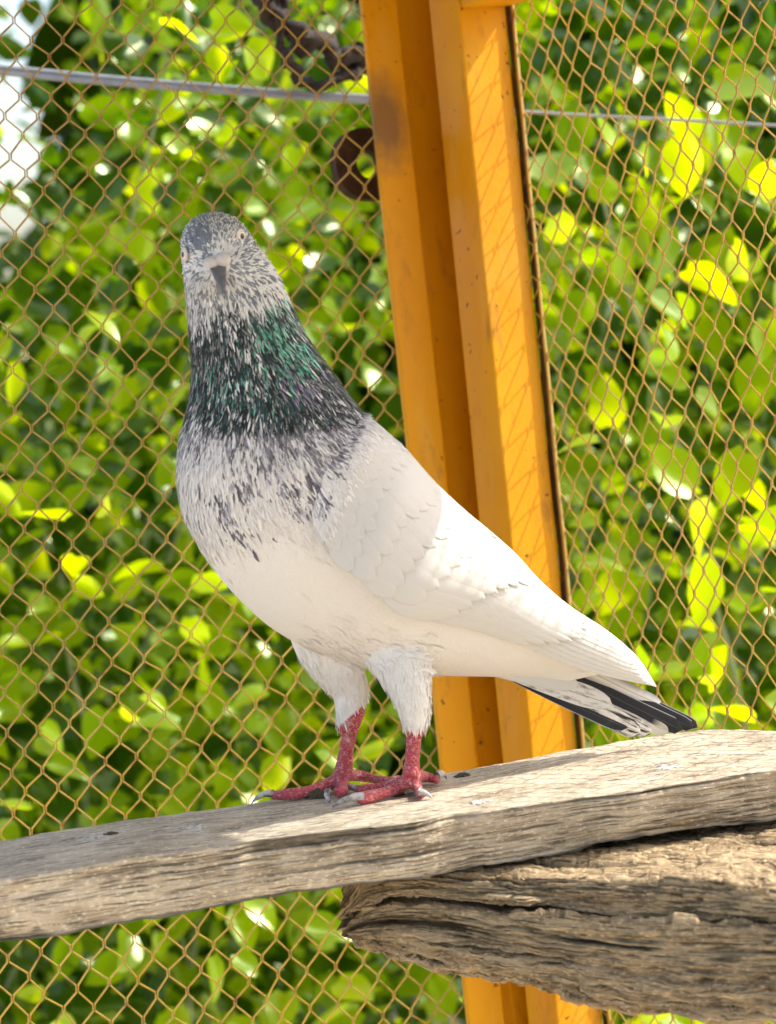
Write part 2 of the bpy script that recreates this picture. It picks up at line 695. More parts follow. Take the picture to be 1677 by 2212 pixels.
def build_cage():
    YT, YB = -700, 4300
    cage = empty('aviary', plane_hit(RP, edge(4, YB), YB))
    tag(cage, 'orange painted steel aviary corner with rusty diamond mesh panels', 'aviary')
    nL = np.cross(LP[0], LP[1]); nL /= np.linalg.norm(nL)
    nL = nL if nL[2] < 0 else -nL
    nLw = C2W(nL) - CAM                               # out of the back panel towards the viewer
    dR = C2W(RP[0]) - CAM; dR /= np.linalg.norm(dR)   # along the side panel, towards the viewer
    nR = np.cross(RP[0], RP[1]); nR /= np.linalg.norm(nR)
    nRw = C2W(nR) - CAM
    if nRw[0] > 0:
        nRw = -nRw                                    # into the cage
    # left tube of the back panel: front face between edges 0 and 1
    def tubeL(y):
        a, b = plane_hit(LP, edge(0, y), y, .006), plane_hit(LP, edge(1, y), y, .006)
        return [a, b, b - nLw * .0055, a - nLw * .0055]
    post = prism('post', tubeL(YT), tubeL(YB), MP, cage, .0018, 60, .0004, 1)
    # edge bar the back mesh is welded to
    def barL(y):
        a, b = plane_hit(LP, edge(0, y, -6), y, .0012), plane_hit(LP, edge(0, y, 8), y, .0012)
        return [a, b, b - nLw * .002, a - nLw * .002]
    prism('edge_bar', barL(YT), barL(YB), MR, cage, .0006, 80, .0012, 2)
    # square tube of the side panel: lit front face between edges 3 and 4, left side back to the channel
    def tubeR(y):
        b = plane_hit(RP, edge(4, y), y, .003)
        wv = W(*[(x / 1.474) for x in (edge(3, y), y)], 1.0) - CAM
        # front face runs square to the side panel, into the cage
        # solve b + nRw*s on the direction of edge 3
        n2 = np.cross(wv, np.cross(nRw, wv))
        A = np.stack([nRw, -wv], 1)
        s = np.linalg.lstsq(A, CAM - b, rcond=None)[0][0]
        a = b + nRw * s
        return [a, b, b - dR * .040, a - dR * .040], s
    tT, s1 = tubeR(YT)
    tB, s2 = tubeR(YB)
    prism('post', tT, tB, MP, cage, .0016, 70, .0007, 3)
    # unseen strip behind the side post, added to block the sun leak
    def strip(y):
        p = plane_hit(RP, edge(4, y), y, .003)
        return [p - dR * .041, p - dR * .13, p - dR * .13 + nRw * .003, p - dR * .041 + nRw * .003]
    prism('closing_plate', strip(YT), strip(YB), MP, cage, .0005, 10, .0, 8)
    # dark caulked seam along the arris between the two visible sides
    # recessed closing plate between the two posts
    def plate(y):
        a, b = plane_hit(LP, edge(1, y, -30), y, -.016), plane_hit(LP, edge(2, y, 130), y, -.016)
        return [a, b, b - nLw * .003, a - nLw * .003]
    prism('closing_plate', plate(YT), plate(YB), MP, cage, .0006, 30, .0004, 4)
    # rusty edge bar on the outer arris of the side post
    def barR(y):
        b = plane_hit(RP, edge(4, y, -2), y, .001)
        c = plane_hit(RP, edge(4, y, 16), y, .001)
        return [b, c, c - nRw * .003, b - nRw * .003]
    prism('edge_bar', barR(YT), barR(YB), MR, cage, .0005, 90, .0016, 5)

    def barR2(y):
        b = plane_hit(RP, edge(4, y, 14), y, .0015)
        c = plane_hit(RP, edge(4, y, 20), y, .0015)
        return [b, c, c - nRw * .002, b - nRw * .002]
    prism('bead', barR2(YT), barR2(YB), MW, cage, .0004, 90, .0010, 6)

    def cimg(P, c, r):
        q = P[0] * c + P[1] * r + P[2]
        return 1236 + 8600 * q[0] / q[2], 1630 - 8600 * q[1] / q[2]

    def keepL(c, r):
        x, y = cimg(LP, c, r)
        return x < edge(0, y) + 25

    def keepR(c, r):
        x, y = cimg(RP, c, r)
        return x > edge(4, y) - 10
    a = mesh_sheet('mesh_sheet', LP, (-14, 16), (-5, 34), keepL, cage, 21)
    b = mesh_sheet('mesh_sheet', RP, (-3, 34), (-2.5, 36), keepR, cage, 22)
    tag(a, 'back mesh panel with wide diamonds')
    tag(b, 'side mesh panel with diamonds seen at a slant')
    # top rail of the side panel: level bar coming towards the viewer from above the post
    zr = W(1545 / 1.474, 21 / 1.474, 1.80)[2]
    o = plane_hit(RP, edge(4, 20), 20)
    d2 = np.array([dR[0], dR[1], 0]); d2 /= np.linalg.norm(d2)
    n2 = np.array([nRw[0], nRw[1], 0]); n2 /= np.linalg.norm(n2)
    o = np.array([o[0], o[1], zr])
    up = np.array([0, 0, .04])
    def rail(s):
        p = o + d2 * s
        return [p + n2 * .0375, p + n2 * .0, p + n2 * .0 + up, p + n2 * .0375 + up]
    prism('top_rail', rail(.006), rail(1.9), MP, cage, .002, 60, .0005, 7)
    # roof: unseen corrugated sheet on the rail, sized to shade the bird's front
    def roofV():
        A = np.linspace(-.05, 1.9, 24)
        B = np.linspace(.005, .62, 120)
        V = []
        for dz in (0, .0015):
            for s in A:
                for t in B:
                    V.append(o + d2 * s + n2 * t + np.array([0, 0, .048 + .008 * math.sin(t * 90) + dz]))
        n = len(A) * len(B)
        f = grid_faces(len(A), len(B))
        rim = []
        return np.array(V), np.vstack([f, f[:, ::-1] + n])
    V, F = roofV()
    obj('roof_sheet', quads('roof_sheet', V, F), plain('zinc', (.45, .45, .44), .5, .5), cage)
    # hinge lug: thick rusty plate with a round hole behind the back post
    lug_c = plane_hit(LP, 1182, 520, -.022)
    ex = C2W(LP[0]) - CAM; ex /= np.linalg.norm(ex)
    ez = -(C2W(LP[1]) - CAM); ez /= np.linalg.norm(ez)
    px = 1.83 / 8600
    out, inn = [], []
    for i in range(48):
        t = i * 2 * math.pi / 48
        # rounded plate, straight on the post side
        rx, ry = 112, 117
        x, y = rx * math.copysign(abs(math.cos(t)) ** .85, math.cos(t)), ry * math.copysign(abs(math.sin(t)) ** .85, math.sin(t))
        out.append((x / .88 * px, y * px))
        inn.append(((-8 + 38 * math.cos(t)) / .88 * px, (-2 + 46 * math.sin(t)) * px))
    V = []
    for th in (.0, -.008):
        for ring in (out, inn):
            V += [lug_c + ex * x + ez * y + nLw * th for x, y in ring]
    F = []
    n = 48
    for i in range(n):
        j = (i + 1) % n
        F += [(i, j, n + j, n + i), (2 * n + i, 3 * n + i, 3 * n + j, 2 * n + j), (i, 2 * n + i, 2 * n + j, j), (n + i, n + j, 3 * n + j, 3 * n + i)]
    obj('hinge_lug', mesh('hinge_lug', np.array(V), F, False), MR, cage)
    return cage


build_cage()

# ------------------------------------------------------------------ the perch plank and the split beam under it
S = 1.474
ZP = float(W(1300 / S, 2545 / S, D0 - .005)[2])       # height of the plank's upper face
PX = np.array([-300, -150, 0, 250, 500, 750, 1000, 1200, 1330, 1450, 1560, 1702, 1966, 2229, 2472, 2700, 3000.])
PF = np.array([2858, 2830, 2804, 2762, 2722, 2688, 2655, 2637, 2622, 2594, 2581, 2559, 2528, 2488, 2447, 2412, 2366.])   # front arris
PB = np.array([2716, 2694, 2672, 2632, 2593, 2560, 2526, 2497, 2472, 2455, 2436, 2409, 2357, 2317, 2324, 2290, 2254.])   # back arris
PL = np.array([3050, 3026, 3001, 2962, 2920, 2872, 2834, 2810, 2797, 2777, 2756, 2731, 2680, 2640, 2606, 2575, 2535.])   # lower front arris
MWOOD = mat_wood('weathered_plank', (.70, .61, .47), (.57, .485, .36), (.27, .205, .14), (.54, .38, .17))
MBEAM = mat_wood('rotten_beam', (.58, .45, .27), (.40, .29, .165), (.12, .08, .045), (.40, .22, .06))


def build_plank():
    N = 760
    xs = np.linspace(-300, 3000, N)
    wob = (fbm(n3(xs * .006, 3.3), 4) - .5)
    f = on_level(xs / S, (np.interp(xs, PX, PF) + (fbm(n3(xs * .012, 1.7), 5, 3) - .5) * 9) / S, ZP)
    b = on_level(xs / S, (np.interp(xs, PX, PB) + (fbm(n3(xs * .010, 7.7), 5, 5) - .5) * 10) / S, ZP)
    # front lower arris: set back to keep sun off the face, height from the survey
    low = np.interp(xs, PX, PL) + (fbm(n3(xs * .012, 4.7), 5, 9) - .5) * 16
    dF = (f - CAM) @ _f
    lo = W(xs / S, low / S, dF + .013)
    lo = f + (lo - f) * np.array([0.02, 1.0, 1.0])
    nt, nf, nb = 56, 46, 18
    th = (f - lo)[:, 2]
    rings = []
    faceA, across = [], []
    axis = f[-1] - f[0]
    axis /= np.linalg.norm(axis)
    L = (f - f[0]) @ axis
    back_lo = b - np.array([0, 0, 1.0]) * th[:, None] * .95 + np.array([0, .004, 0])
    seg = [(b, f, nt, 0), (f, lo, nf, 1), (lo, back_lo, nb, 2), (back_lo, b, nb, 3)]
    for p, q, n, k in seg:
        for t in np.arange(n) / n:
            # round the arrises a little
            P = p + (q - p) * t
            if k == 0:
                e = np.minimum(t * .11, (1 - t) * .11)
                P = P + np.array([0, 0, -1.0]) * (.0012 * math.exp(-(1 - t) * 40) + .0006 * math.exp(-t * 30))
            if k == 1:
                P = P + np.array([0, 1.0, 0]) * (.0010 * math.exp(-t * 24) + .0022 * math.exp(-(1 - t) * 12))
            rings.append(P)
            faceA.append(k)
            across.append(t * (.11 if k in (0, 2) else .03) + k * .2)
    R = np.stack(rings, 1)                       # N, M, 3
    M_ = R.shape[1]
    fa = np.array(faceA)
    ac = np.broadcast_to(np.array(across)[None], (N, M_))
    LL = np.broadcast_to(L[:, None], (N, M_))
    # normals per side
    nrm = np.zeros((M_, 3))
    nrm[fa == 0] = (0, 0, 1)
    nrm[fa == 1] = (.2, -.98, 0)
    nrm[fa == 2] = (0, 0, -1)
    nrm[fa == 3] = (0, 1, 0)
    warp = (fbm(n3(LL * 6, ac * 20, 2), 3, 4) - .5) * .005
    g1 = fbm(n3(LL * 22, (ac + warp) * 480), 4, 31)
    g2 = fbm(n3(LL * 5, (ac + warp) * 170), 3, 41)
    g3 = fbm(n3(LL * 70, ac * 130), 4, 51)
    amp = np.where(fa == 0, .55, 1.0)[None]
    crack = smooth(.66, .74, g2) * smooth(.42, .55, fbm(n3(LL * 9, ac * 25, 5), 3, 61)) * np.where(fa == 1, .7, .0)[None]
    d = ((g1 - .5) * .0022 + (g3 - .5) * .0022) * amp - crack * .0030
    rid = 1 - np.abs(2 * fbm(n3(LL * 10, (ac + warp) * 420, 6), 3, 191) - 1)
    rr_ = smooth(.90, .99, rid) * np.where(fa == 1, 1.0, .35)[None] * smooth(.35, .6, fbm(n3(LL * 14, ac * 60, 5), 2, 63))
    d = d - rr_ * .0012
    crack = np.clip(crack + rr_ * .8, 0, 1)
    big = (fbm(n3(LL * 12, ac * 12, 9), 3, 71) - .5) * .0014
    R = R + nrm[None] * (d + big * np.where(fa == 0, .5, 1)[None])[..., None]
    V = R.reshape(-1, 3)
    F = grid_faces(N, M_, False, True)
    me = quads('plank', V, F)
    attr(me, 'grain', np.stack([LL, ac + warp, np.zeros_like(LL)], -1).reshape(-1, 3))
    attr(me, 'face', np.broadcast_to((fa == 1).astype(float)[None], (N, M_)).ravel())
    attr(me, 'crack', np.clip(crack * 1.0, 0, .9).ravel())
    o = obj('perch_plank', me, MWOOD)
    tag(o, 'weathered grey wooden plank the pigeon stands on', 'plank')


build_plank()

# beam: station columns x, then heights of: top-front arris, crack upper lip, crack lower lip, lower arris
BX = np.array([1098, 1106, 1135, 1170, 1240, 1350, 1490, 1620, 1790, 1920, 2050, 2230, 2472, 2750, 3050.])
B0 = np.array([2905, 2880, 2845, 2805, 2790, 2778, 2772, 2768, 2770, 2782, 2794, 2812, 2838, 2868, 2900.])  # top-front arris
B1 = np.array([2925, 2912, 2890, 2870, 2850, 2850, 2868, 2878, 2894, 2905, 2915, 2925, 2936, 2950, 2962.])  # crack upper lip
B2 = np.array([2937, 2926, 2905, 2890, 2872, 2872, 2890, 2908, 2922, 2930, 2934, 2938, 2945, 2957, 2968.])  # crack lower lip
B3 = np.array([2978, 2988, 2998, 3010, 3030, 3058, 3092, 3120, 3152, 3178, 3202, 3236, 3262, 3292, 3330.])  # lower arris


def build_beam():
    N = 520
    xs = np.concatenate([np.linspace(1098, 1240, 70), np.linspace(1242, 3050, N - 70)])
    cr = lambda A: np.interp(xs, BX, A)
    dep = np.interp(xs, [1090, 1150, 1500, 2472, 3050], [1.420, 1.405, 1.365, 1.275, 1.225]) * D0 / 1.42
    nz = lambda k, a: (fbm(n3(xs * .009, k), 5, 13) - .5) * a
    T = W(xs / S, (cr(B0) + nz(1.3, 30)) / S, dep + .004)
    C1 = W(xs / S, (cr(B1) + nz(5.1, 22)) / S, dep + .001)
    C2 = W(xs / S, (cr(B2) + nz(8.1, 16)) / S, dep - .003)
    Lw = W(xs / S, (cr(B3) + nz(9.4, 34)) / S, dep + .006)
    Ci = .5 * (C1 + C2) + np.array([0, .030, 0]) + np.array([0, 0, .004])
    ztop = ZP - .031
    # upper face runs back, rising to the underside of the plank
    bk = np.array([.16, .95, 0.0])
    bk /= np.linalg.norm(bk)
    tip = smooth(1090, 1230, xs)[:, None]
    Tb = T + bk * (.02 + .23 * tip)
    Tb[:, 2] = np.minimum(Tb[:, 2] + .012, ztop - .002)
    T2 = T + bk * (.01 + .10 * tip)
    T2[:, 2] = np.minimum(T[:, 2] + .009, ztop - .003)
    T[:, 2] = np.minimum(T[:, 2], ztop - .003)
    Bb = Lw + bk * (.02 + .20 * tip) + np.array([0, 0, .012])
    seg = [(Tb, T2, 40), (T2, T, 46), (T, C1, 34), (C1, Ci, 12), (Ci, C2, 12), (C2, Lw, 60), (Lw, Bb, 18), (Bb, Tb, 14)]
    rings, ids, ac = [], [], []
    a0 = 0
    for k, (p, q, n) in enumerate(seg):
        for t in np.arange(n) / n:
            P = p + (q - p) * t
            if k == 5:
                P = P + np.array([0, -1.0, 0]) * .008 * math.sin(math.pi * min(1, t * 1.0)) ** .7
            if k == 2:
                P = P + np.array([0, -1.0, 0]) * .004 * math.sin(math.pi * t)
            rings.append(P)
            ids.append(k)
            ac.append(a0 + t * n * .0012)
        a0 += n * .0012
    R = np.stack(rings, 1)
    M_ = R.shape[1]
    ids = np.array(ids)
    ac = np.broadcast_to(np.array(ac)[None], (N, M_))
    L = np.concatenate([[0], np.cumsum(np.linalg.norm(np.diff(T, axis=0), axis=1))])
    LL = np.broadcast_to(L[:, None], (N, M_))
    # numeric normals
    du = np.gradient(R, axis=0)
    dv = np.gradient(R, axis=1)
    nn = np.cross(dv, du)
    nn /= np.linalg.norm(nn, axis=2, keepdims=True) + 1e-9
    cen = R.mean(1, keepdims=True)
    if ((R - cen) * nn).sum() < 0:
        nn = -nn
    warp = (fbm(n3(LL * 5, ac * 15, 7), 3, 14) - .5) * .007
    g1 = fbm(n3(LL * 30, (ac + warp) * 330), 4, 131)
    g2 = fbm(n3(LL * 8, (ac + warp) * 150), 4, 141)
    g3 = fbm(n3(LL * 55, ac * 75), 5, 151)
    ledge = smooth(.5, .53, fbm(n3(LL * 9, ac * 45, 3), 3, 171)) + .6 * smooth(.55, .57, fbm(n3(LL * 34, ac * 60, 6), 2, 172))
    crack = smooth(.62, .70, g2) * smooth(.4, .55, fbm(n3(LL * 9, ac * 25, 8), 3, 161))
    rid = 1 - np.abs(2 * fbm(n3(LL * 16, (ac + warp) * 210, 6), 4, 191) - 1)
    rid2 = 1 - np.abs(2 * fbm(n3(LL * 60, ac * 90, 2), 4, 193) - 1)
    d = (g1 - .5) * .0035 + (g3 - .5) * .0055 + ledge * .0028 - crack * .005 - smooth(.90, .99, rid) * .0022 - smooth(.92, .99, rid2) * .0012 + (fbm(n3(LL * 120, ac * 160, 4), 3, 195) - .5) * .0018
    crack = np.clip(crack + smooth(.90, .99, rid) * .7, 0, 1)
    amp = np.where((ids == 3) | (ids == 4), .3, 1.0) * np.where(ids <= 1, .6, 1)
    amp = amp[None] * smooth(-.004, .02, LL)
    R = R + nn * (d * amp)[..., None]
    # broken end: the fibres stop unevenly
    jag = (fbm(n3(ac * 160, 0 * ac, 5), 4, 201) - .5) * .018 + .003 + (fbm(n3(ac * 600, 0 * ac, 5), 3, 203) - .5) * .010
    R[..., 0] += jag * np.exp(-LL / .012)
    V = R.reshape(-1, 3)
    F = list(map(tuple, grid_faces(N, M_, False, True)))
    me = quads('beam', np.vstack([V, R[0].mean(0) + np.array([-.002, 0, 0]), R[-1].mean(0)]), np.array(F))
    attr(me, 'grain', np.vstack([np.stack([LL, ac + warp, np.zeros_like(LL)], -1).reshape(-1, 3), np.zeros((2, 3))]))
    attr(me, 'face', np.ones(len(V) + 2))
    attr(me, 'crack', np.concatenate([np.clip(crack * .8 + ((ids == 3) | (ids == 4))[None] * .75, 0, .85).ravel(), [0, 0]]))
    o = obj('support_beam', me, MBEAM)
    # close the ends
    import bmesh
    bm = bmesh.new()
    bm.from_mesh(me)
    bm.verts.ensure_lookup_table()
    for i0, c in ((0, N * M_), ((N - 1) * M_, N * M_ + 1)):
        for j in range(M_):
            try:
                bm.faces.new((bm.verts[i0 + j], bm.verts[i0 + (j + 1) % M_], bm.verts[c])).smooth = True
            except ValueError:
                pass
    bmesh.ops.recalc_face_normals(bm, faces=bm.faces)
    bm.to_mesh(me)
    bm.free()
    tag(o, 'rotten split brown beam with a deep crack under the plank', 'beam')


build_beam()

# ------------------------------------------------------------------ the pigeon
# stations: left contour u,v | right contour u,v | centre distance dz | half thickness towards the viewer
ST = np.array([
    [446, 462, 480, 461, -62, 22],
    [418, 474, 508, 472, -66, 52],
    [400, 496, 532, 494, -70, 72],
    [393, 530, 550, 524, -72, 84],
    [397, 568, 578, 560, -70, 88],
    [401, 606, 602, 598, -66, 88],
    [404, 655, 624, 648, -62, 92],
    [412, 735, 660, 722, -58, 104],
    [415, 800, 702, 784, -54, 116],
    [409, 868, 752, 852, -50, 132],
    [390, 950, 796, 906, -44, 152],
    [384, 1030, 846, 950, -38, 166],
    [395, 1105, 900, 1010, -30, 172],
    [422, 1167, 958, 1072, -18, 172],
    [466, 1236, 1015, 1128, 0, 168],
    [522, 1300, 1072, 1182, 24, 160],
    [594, 1362, 1126, 1234, 52, 148],
    [690, 1412, 1176, 1284, 88, 130],
    [812, 1448, 1222, 1322, 124, 106],
    [935, 1459, 1262, 1352, 160, 80],
    [1060, 1462, 1298, 1384, 198, 54],
    [1150, 1464, 1325, 1416, 236, 30],
    [1215, 1474, 1345, 1446, 262, 14]], float)


def loft_body():
    Q = catmull(ST, 5)
    n = 56
    th = np.arange(n) * 2 * math.pi / n
    V = []
    for q in Q:
        l, r = q[:2], q[2:4]
        c, a = (l + r) / 2, (r - l) / 2
        uv = c + np.cos(th)[:, None] * a
        # body is broader low on the breast, flatter on the back
        V.append(np.stack([uv[:, 0], uv[:, 1], q[4] - np.sin(th) * q[5]], -1))
    m = len(V)
    V = np.vstack(V)
    F = [tuple(f) for f in grid_faces(m, n, False, True)] + [tuple(range(n))[::-1], tuple(range((m - 1) * n, m * n))]
    return WB(V[:, 0], V[:, 1], V[:, 2]), F


def ell(c, r, nu=28, nv=18):
    t = np.linspace(0, 2 * math.pi, nu, endpoint=False)
    p = np.linspace(.001, math.pi - .001, nv)
    P, T = np.meshgrid(p, t, indexing='ij')
    V = np.stack([c[0] + r[0] * np.sin(P) * np.cos(T), c[1] + r[1] * np.cos(P), c[2] + r[2] * np.sin(P) * np.sin(T)], -1).reshape(-1, 3)
    F = [tuple(f) for f in grid_faces(nv, nu, False, True)] + [tuple(range(nu))[::-1], tuple(range((nv - 1) * nu, nv * nu))]
    return WB(V[:, 0], V[:, 1], V[:, 2]), F


def btube(P, k=6, n=14):
    """tube through (u,v,dz,radius) rows"""
    Q = catmull(np.array(P, float), k)
    return tube(WB(Q[:, 0], Q[:, 1], Q[:, 2]), Q[:, 3] * SU, n)


def Z5(x, y):          # from the enlarged survey of the feet
    return (740 + x / 2.096) / S, (1950 + y / 2.096) / S


def foot_dz(u, v):     # distance of the plank's upper face in that direction, in bird units
    p = on_level(np.array(u, float), np.array(v, float), ZP + .0006)
    return ((p - CAM) @ _f - D0) / SU


def toe(pts, r0, r1, z0):
    """pts: enlarged survey points of the toe's centre line; the last ones rest on the plank"""
    out = []
    n = len(pts)
    for i, (x, y) in enumerate(pts):
        u, v = Z5(x, y)
        t = i / (n - 1)
        r = r0 + (r1 - r0) * t
        dzp = float(foot_dz(u, v + r * .95))
        dz = z0 * (1 - smooth(0, .45, t)) + dzp * smooth(0, .45, t)
        out.append((u, v, dz, r * (1.0 + .13 * math.sin(i * 2.7))))
    return out


DN = float(foot_dz(*Z5(1200, 1222)))      # near foot
DF = float(foot_dz(*Z5(740, 1190)))       # far foot
LEGS = {
    'near': [(*Z5(1215, 640), DN + 6, 19), (*Z5(1212, 800), DN + 2, 17.5), (*Z5(1207, 900), DN, 16.5), (*Z5(1200, 1000), DN, 17), (*Z5(1195, 1085), DN, 21)],
    'far': [(*Z5(850, 640), DF + 4, 16), (*Z5(795, 780), DF + 2, 16.5), (*Z5(768, 880), DF, 17), (*Z5(752, 990), DF, 18.5), (*Z5(742, 1085), DF, 24)],
}
TOES = [
    (toe([(1195, 1095), (1120, 1130), (1010, 1160), (900, 1178), (835, 1180)], 13, 9.5, DN + 14), (0,)),
    (toe([(1190, 1110), (1110, 1165), (1010, 1205), (900, 1232), (835, 1248)], 15, 13, DN - 8), (1,)),
    (toe([(1205, 1095), (1225, 1140), (1242, 1185), (1262, 1212)], 14, 11, DN - 10), (2,)),
    (toe([(1215, 1085), (1275, 1095), (1325, 1105), (1372, 1112)], 14, 11, DN + 16), (3,)),
    (toe([(735, 1100), (640, 1150), (520, 1190), (400, 1212), (265, 1222)], 16, 11.5, DF), (4,)),
    (toe([(745, 1105), (720, 1150), (745, 1185), (690, 1205)], 15, 11, DF - 20), (5,)),
    (toe([(760, 1085), (850, 1090), (950, 1112), (1035, 1128), (1120, 1105)], 14, 9, DF + 16), (6,)),
]
# claws: base, middle, tip in the enlarged survey, radius
CLAWS = [((850, 1180), (760, 1150), (668, 1162), 8, 0), ((880, 1228), (760, 1222), (662, 1306), 9.5, 1),
         ((1248, 1195), (1300, 1200), (1338, 1243), 8, 2), ((1365, 1090), (1405, 1045), (1432, 1116), 8.5, 3),
         ((275, 1208), (185, 1200), (124, 1280), 8.5, 4), ((640, 1195), (618, 1235), (668, 1272), 8, 5)]


def px_colour(u, v, hn):
    """plumage colour at a surveyed place; hn = random 0..1 per feather. Returns rgb, iridescence"""
    u, v, hn = np.broadcast_arrays(np.asarray(u, float), np.asarray(v, float), np.asarray(hn, float))
    g = lambda cu, cv, ru, rv: np.exp(-(((u - cu) / ru) ** 2 + ((v - cv) / rv) ** 2))
    nz = fbm(n3(u * .028, v * .012, 1.0), 3, 77)
    nz2 = fbm(n3(u * .05, v * .05, 4.0), 3, 78)
    # chance that a feather is dark
    neck = smooth(625, 710, v + (u - 500) * .25) * (1 - smooth(872, 985, v - (u - 520) * .12))
    dark = neck * 1.05
    dark = dark + 1.15 * g(700, 970, 30, 46) + 1.1 * g(648, 1062, 50, 36) + .55 * g(600, 960, 60, 34) + .9 * g(480, 1085, 14, 36) + .6 * g(520, 1030, 18, 30) \
        + .35 * g(420, 950, 40, 40) + .3 * g(520, 1150, 50, 46) + .22 * g(440, 1050, 60, 70) + .25 * g(560, 1010, 90, 60) + .35 * g(600, 900, 80, 40)
    dark = dark - .55 * g(748, 905, 34, 40) - .18 * g(520, 800, 60, 40)
    head = 1 - smooth(625, 705, v + (u - 500) * .2 + (nz2 - .5) * 70 + (hn * 3.7 % 1 - .5) * 80)
    crown = (1 - smooth(505, 560, v - (u - 460) * .1))
    hd = .36 + .22 * crown + .7 * g(440, 528, 18, 26) + .3 * g(405, 520, 18, 30) - .25 * g(500, 530, 18, 30) - .2 * g(470, 545, 30, 16) + .22 * g(470, 660, 90, 40)
    dark = np.where(head > .5, hd, dark)
    dark = dark + .20 * g(560, 950, 150, 60) * (v > 870)
    dark = np.clip(dark * (.6 + .8 * nz), 0, np.where(v > 930, .66, 1))
    isd = (hn < dark - .03)
    whitish = np.stack([.84 - .02 * (v < 1000), .83 - .015 * (v < 1000), .82 + 0 * v], -1)
    # lower body: white, with the warm bounced light put in as cream
    lo = smooth(1080, 1230, v)[..., None]
    whitish = whitish * (1 - lo) + np.array([.88, .85, .80]) * lo
    teal = np.array([.012, .028, .034])
    slate = np.array([.13, .128, .155]) * (.6 + 3.2 * (hn * 31.7 % 1) ** 2)[..., None]
    blue = np.array([.30, .33, .40])
    teal = teal * (.45 + 1.9 * (hn * 31.7 % 1) ** 2)[..., None]
    dk = np.where((v > 920)[..., None], slate, teal)
    dk = dk * (.6 + 1.1 * nz2[..., None])
    hdk = np.array([.20, .235, .285]) * (.6 + .9 * nz2[..., None])
    hwh = np.array([.81, .84, .88]) * (.85 + .3 * nz2[..., None])
    thr = g(455, 640, 60, 50)[..., None]
    hwh = hwh * (1 - thr * .8) + np.array([.58, .55, .50]) * thr * .8
    hdk = hdk * (1 - thr * .6) + np.array([.27, .25, .235]) * thr * .6
    c = np.where(isd[..., None], dk, whitish)
    ch = np.where(isd[..., None], hdk, hwh)
    c = np.where((head > .5)[..., None], ch, c)
    # blue-grey band on the shoulder
    bb = np.clip(g(742, 905, 40, 42) + .5 * g(560, 985, 120, 50) * (nz > .45), 0, 1)[..., None] * (~isd)[..., None] * .55
    c = c * (1 - bb) + blue * 1.25 * bb
    # metallic green and purple
    gi = np.clip(-.04 + .62 * g(588, 690, 42, 62) + .8 * g(636, 765, 34, 30) + .22 * g(520, 830, 110, 70), 0, 1) * (.3 + 1.3 * nz2)
    pu = np.clip(-.04 + g(650, 838, 40, 30) + .6 * g(610, 800, 40, 30), 0, 1)
    ir = np.where((hn * 7.3 % 1) < gi, 1.0, 0.0) * (head < .5)
    ip = np.where((hn * 11.7 % 1) < pu * .7, 1.0, 0.0) * (head < .5) * (1 - ir)
    bright = (hn * 23.1 % 1)[..., None]
    green = np.array([.01, .12, .085]) * (1 - bright) + np.array([.22, .66, .48]) * bright
    purp = np.array([.05, .03, .08]) * (1 - bright) + np.array([.28, .22, .38]) * bright
    c = np.where((ir > 0)[..., None], green, c)
    c = np.where((ip > 0)[..., None], purp, c)
    return np.clip(c, 0, .9), np.clip(ir * .75 + ip * .6, 0, 1)


MPL = mat_plumage()
MSK = mat_skin()
FG, FS = mat_feather('grey_feather', 'grey'), mat_feather('smudged_feather', 'smudge')
FW, FB, FP, FH = mat_feather('white_feather', 'white'), mat_feather('black_feather', 'black'), mat_feather('pied_feather', 'pied'), mat_feather('half_black_feather', 'halfblack')


def flow_at(u, v):
    """direction the feathers point, in survey (du,dv,ddz)"""
    Q = catmull(ST, 3)
    C = np.stack([(Q[:, 0] + Q[:, 2]) / 2, (Q[:, 1] + Q[:, 3]) / 2], -1)
    gl, gr, gz = np.gradient(Q[:, 0:2], axis=0), np.gradient(Q[:, 2:4], axis=0), np.gradient(Q[:, 4])
    A = (Q[:, 2:4] - Q[:, 0:2])
    P = np.stack([u, v], -1)
    out = np.zeros((len(u), 3))
    best = np.full(len(u), 1e9)
    for i in range(len(Q)):
        d = P - Q[i, 0:2]
        L = (A[i] ** 2).sum()
        t = np.clip((d @ A[i]) / L, 0, 1)
        nn = np.array([A[i][1], -A[i][0]]) / math.sqrt(L)
        dist = np.abs(d @ nn)
        better = dist < best
        f = gl[i] * (1 - t)[:, None] + gr[i] * t[:, None]
        f = f / (np.linalg.norm(f, axis=1, keepdims=True) + 1e-9)
        out[better, :2] = f[better]
        out[better, 2] = (gz[i] / (np.linalg.norm(np.gradient(C, axis=0)[i]) + 1e-9))
        best = np.where(better, dist, best)
    return out


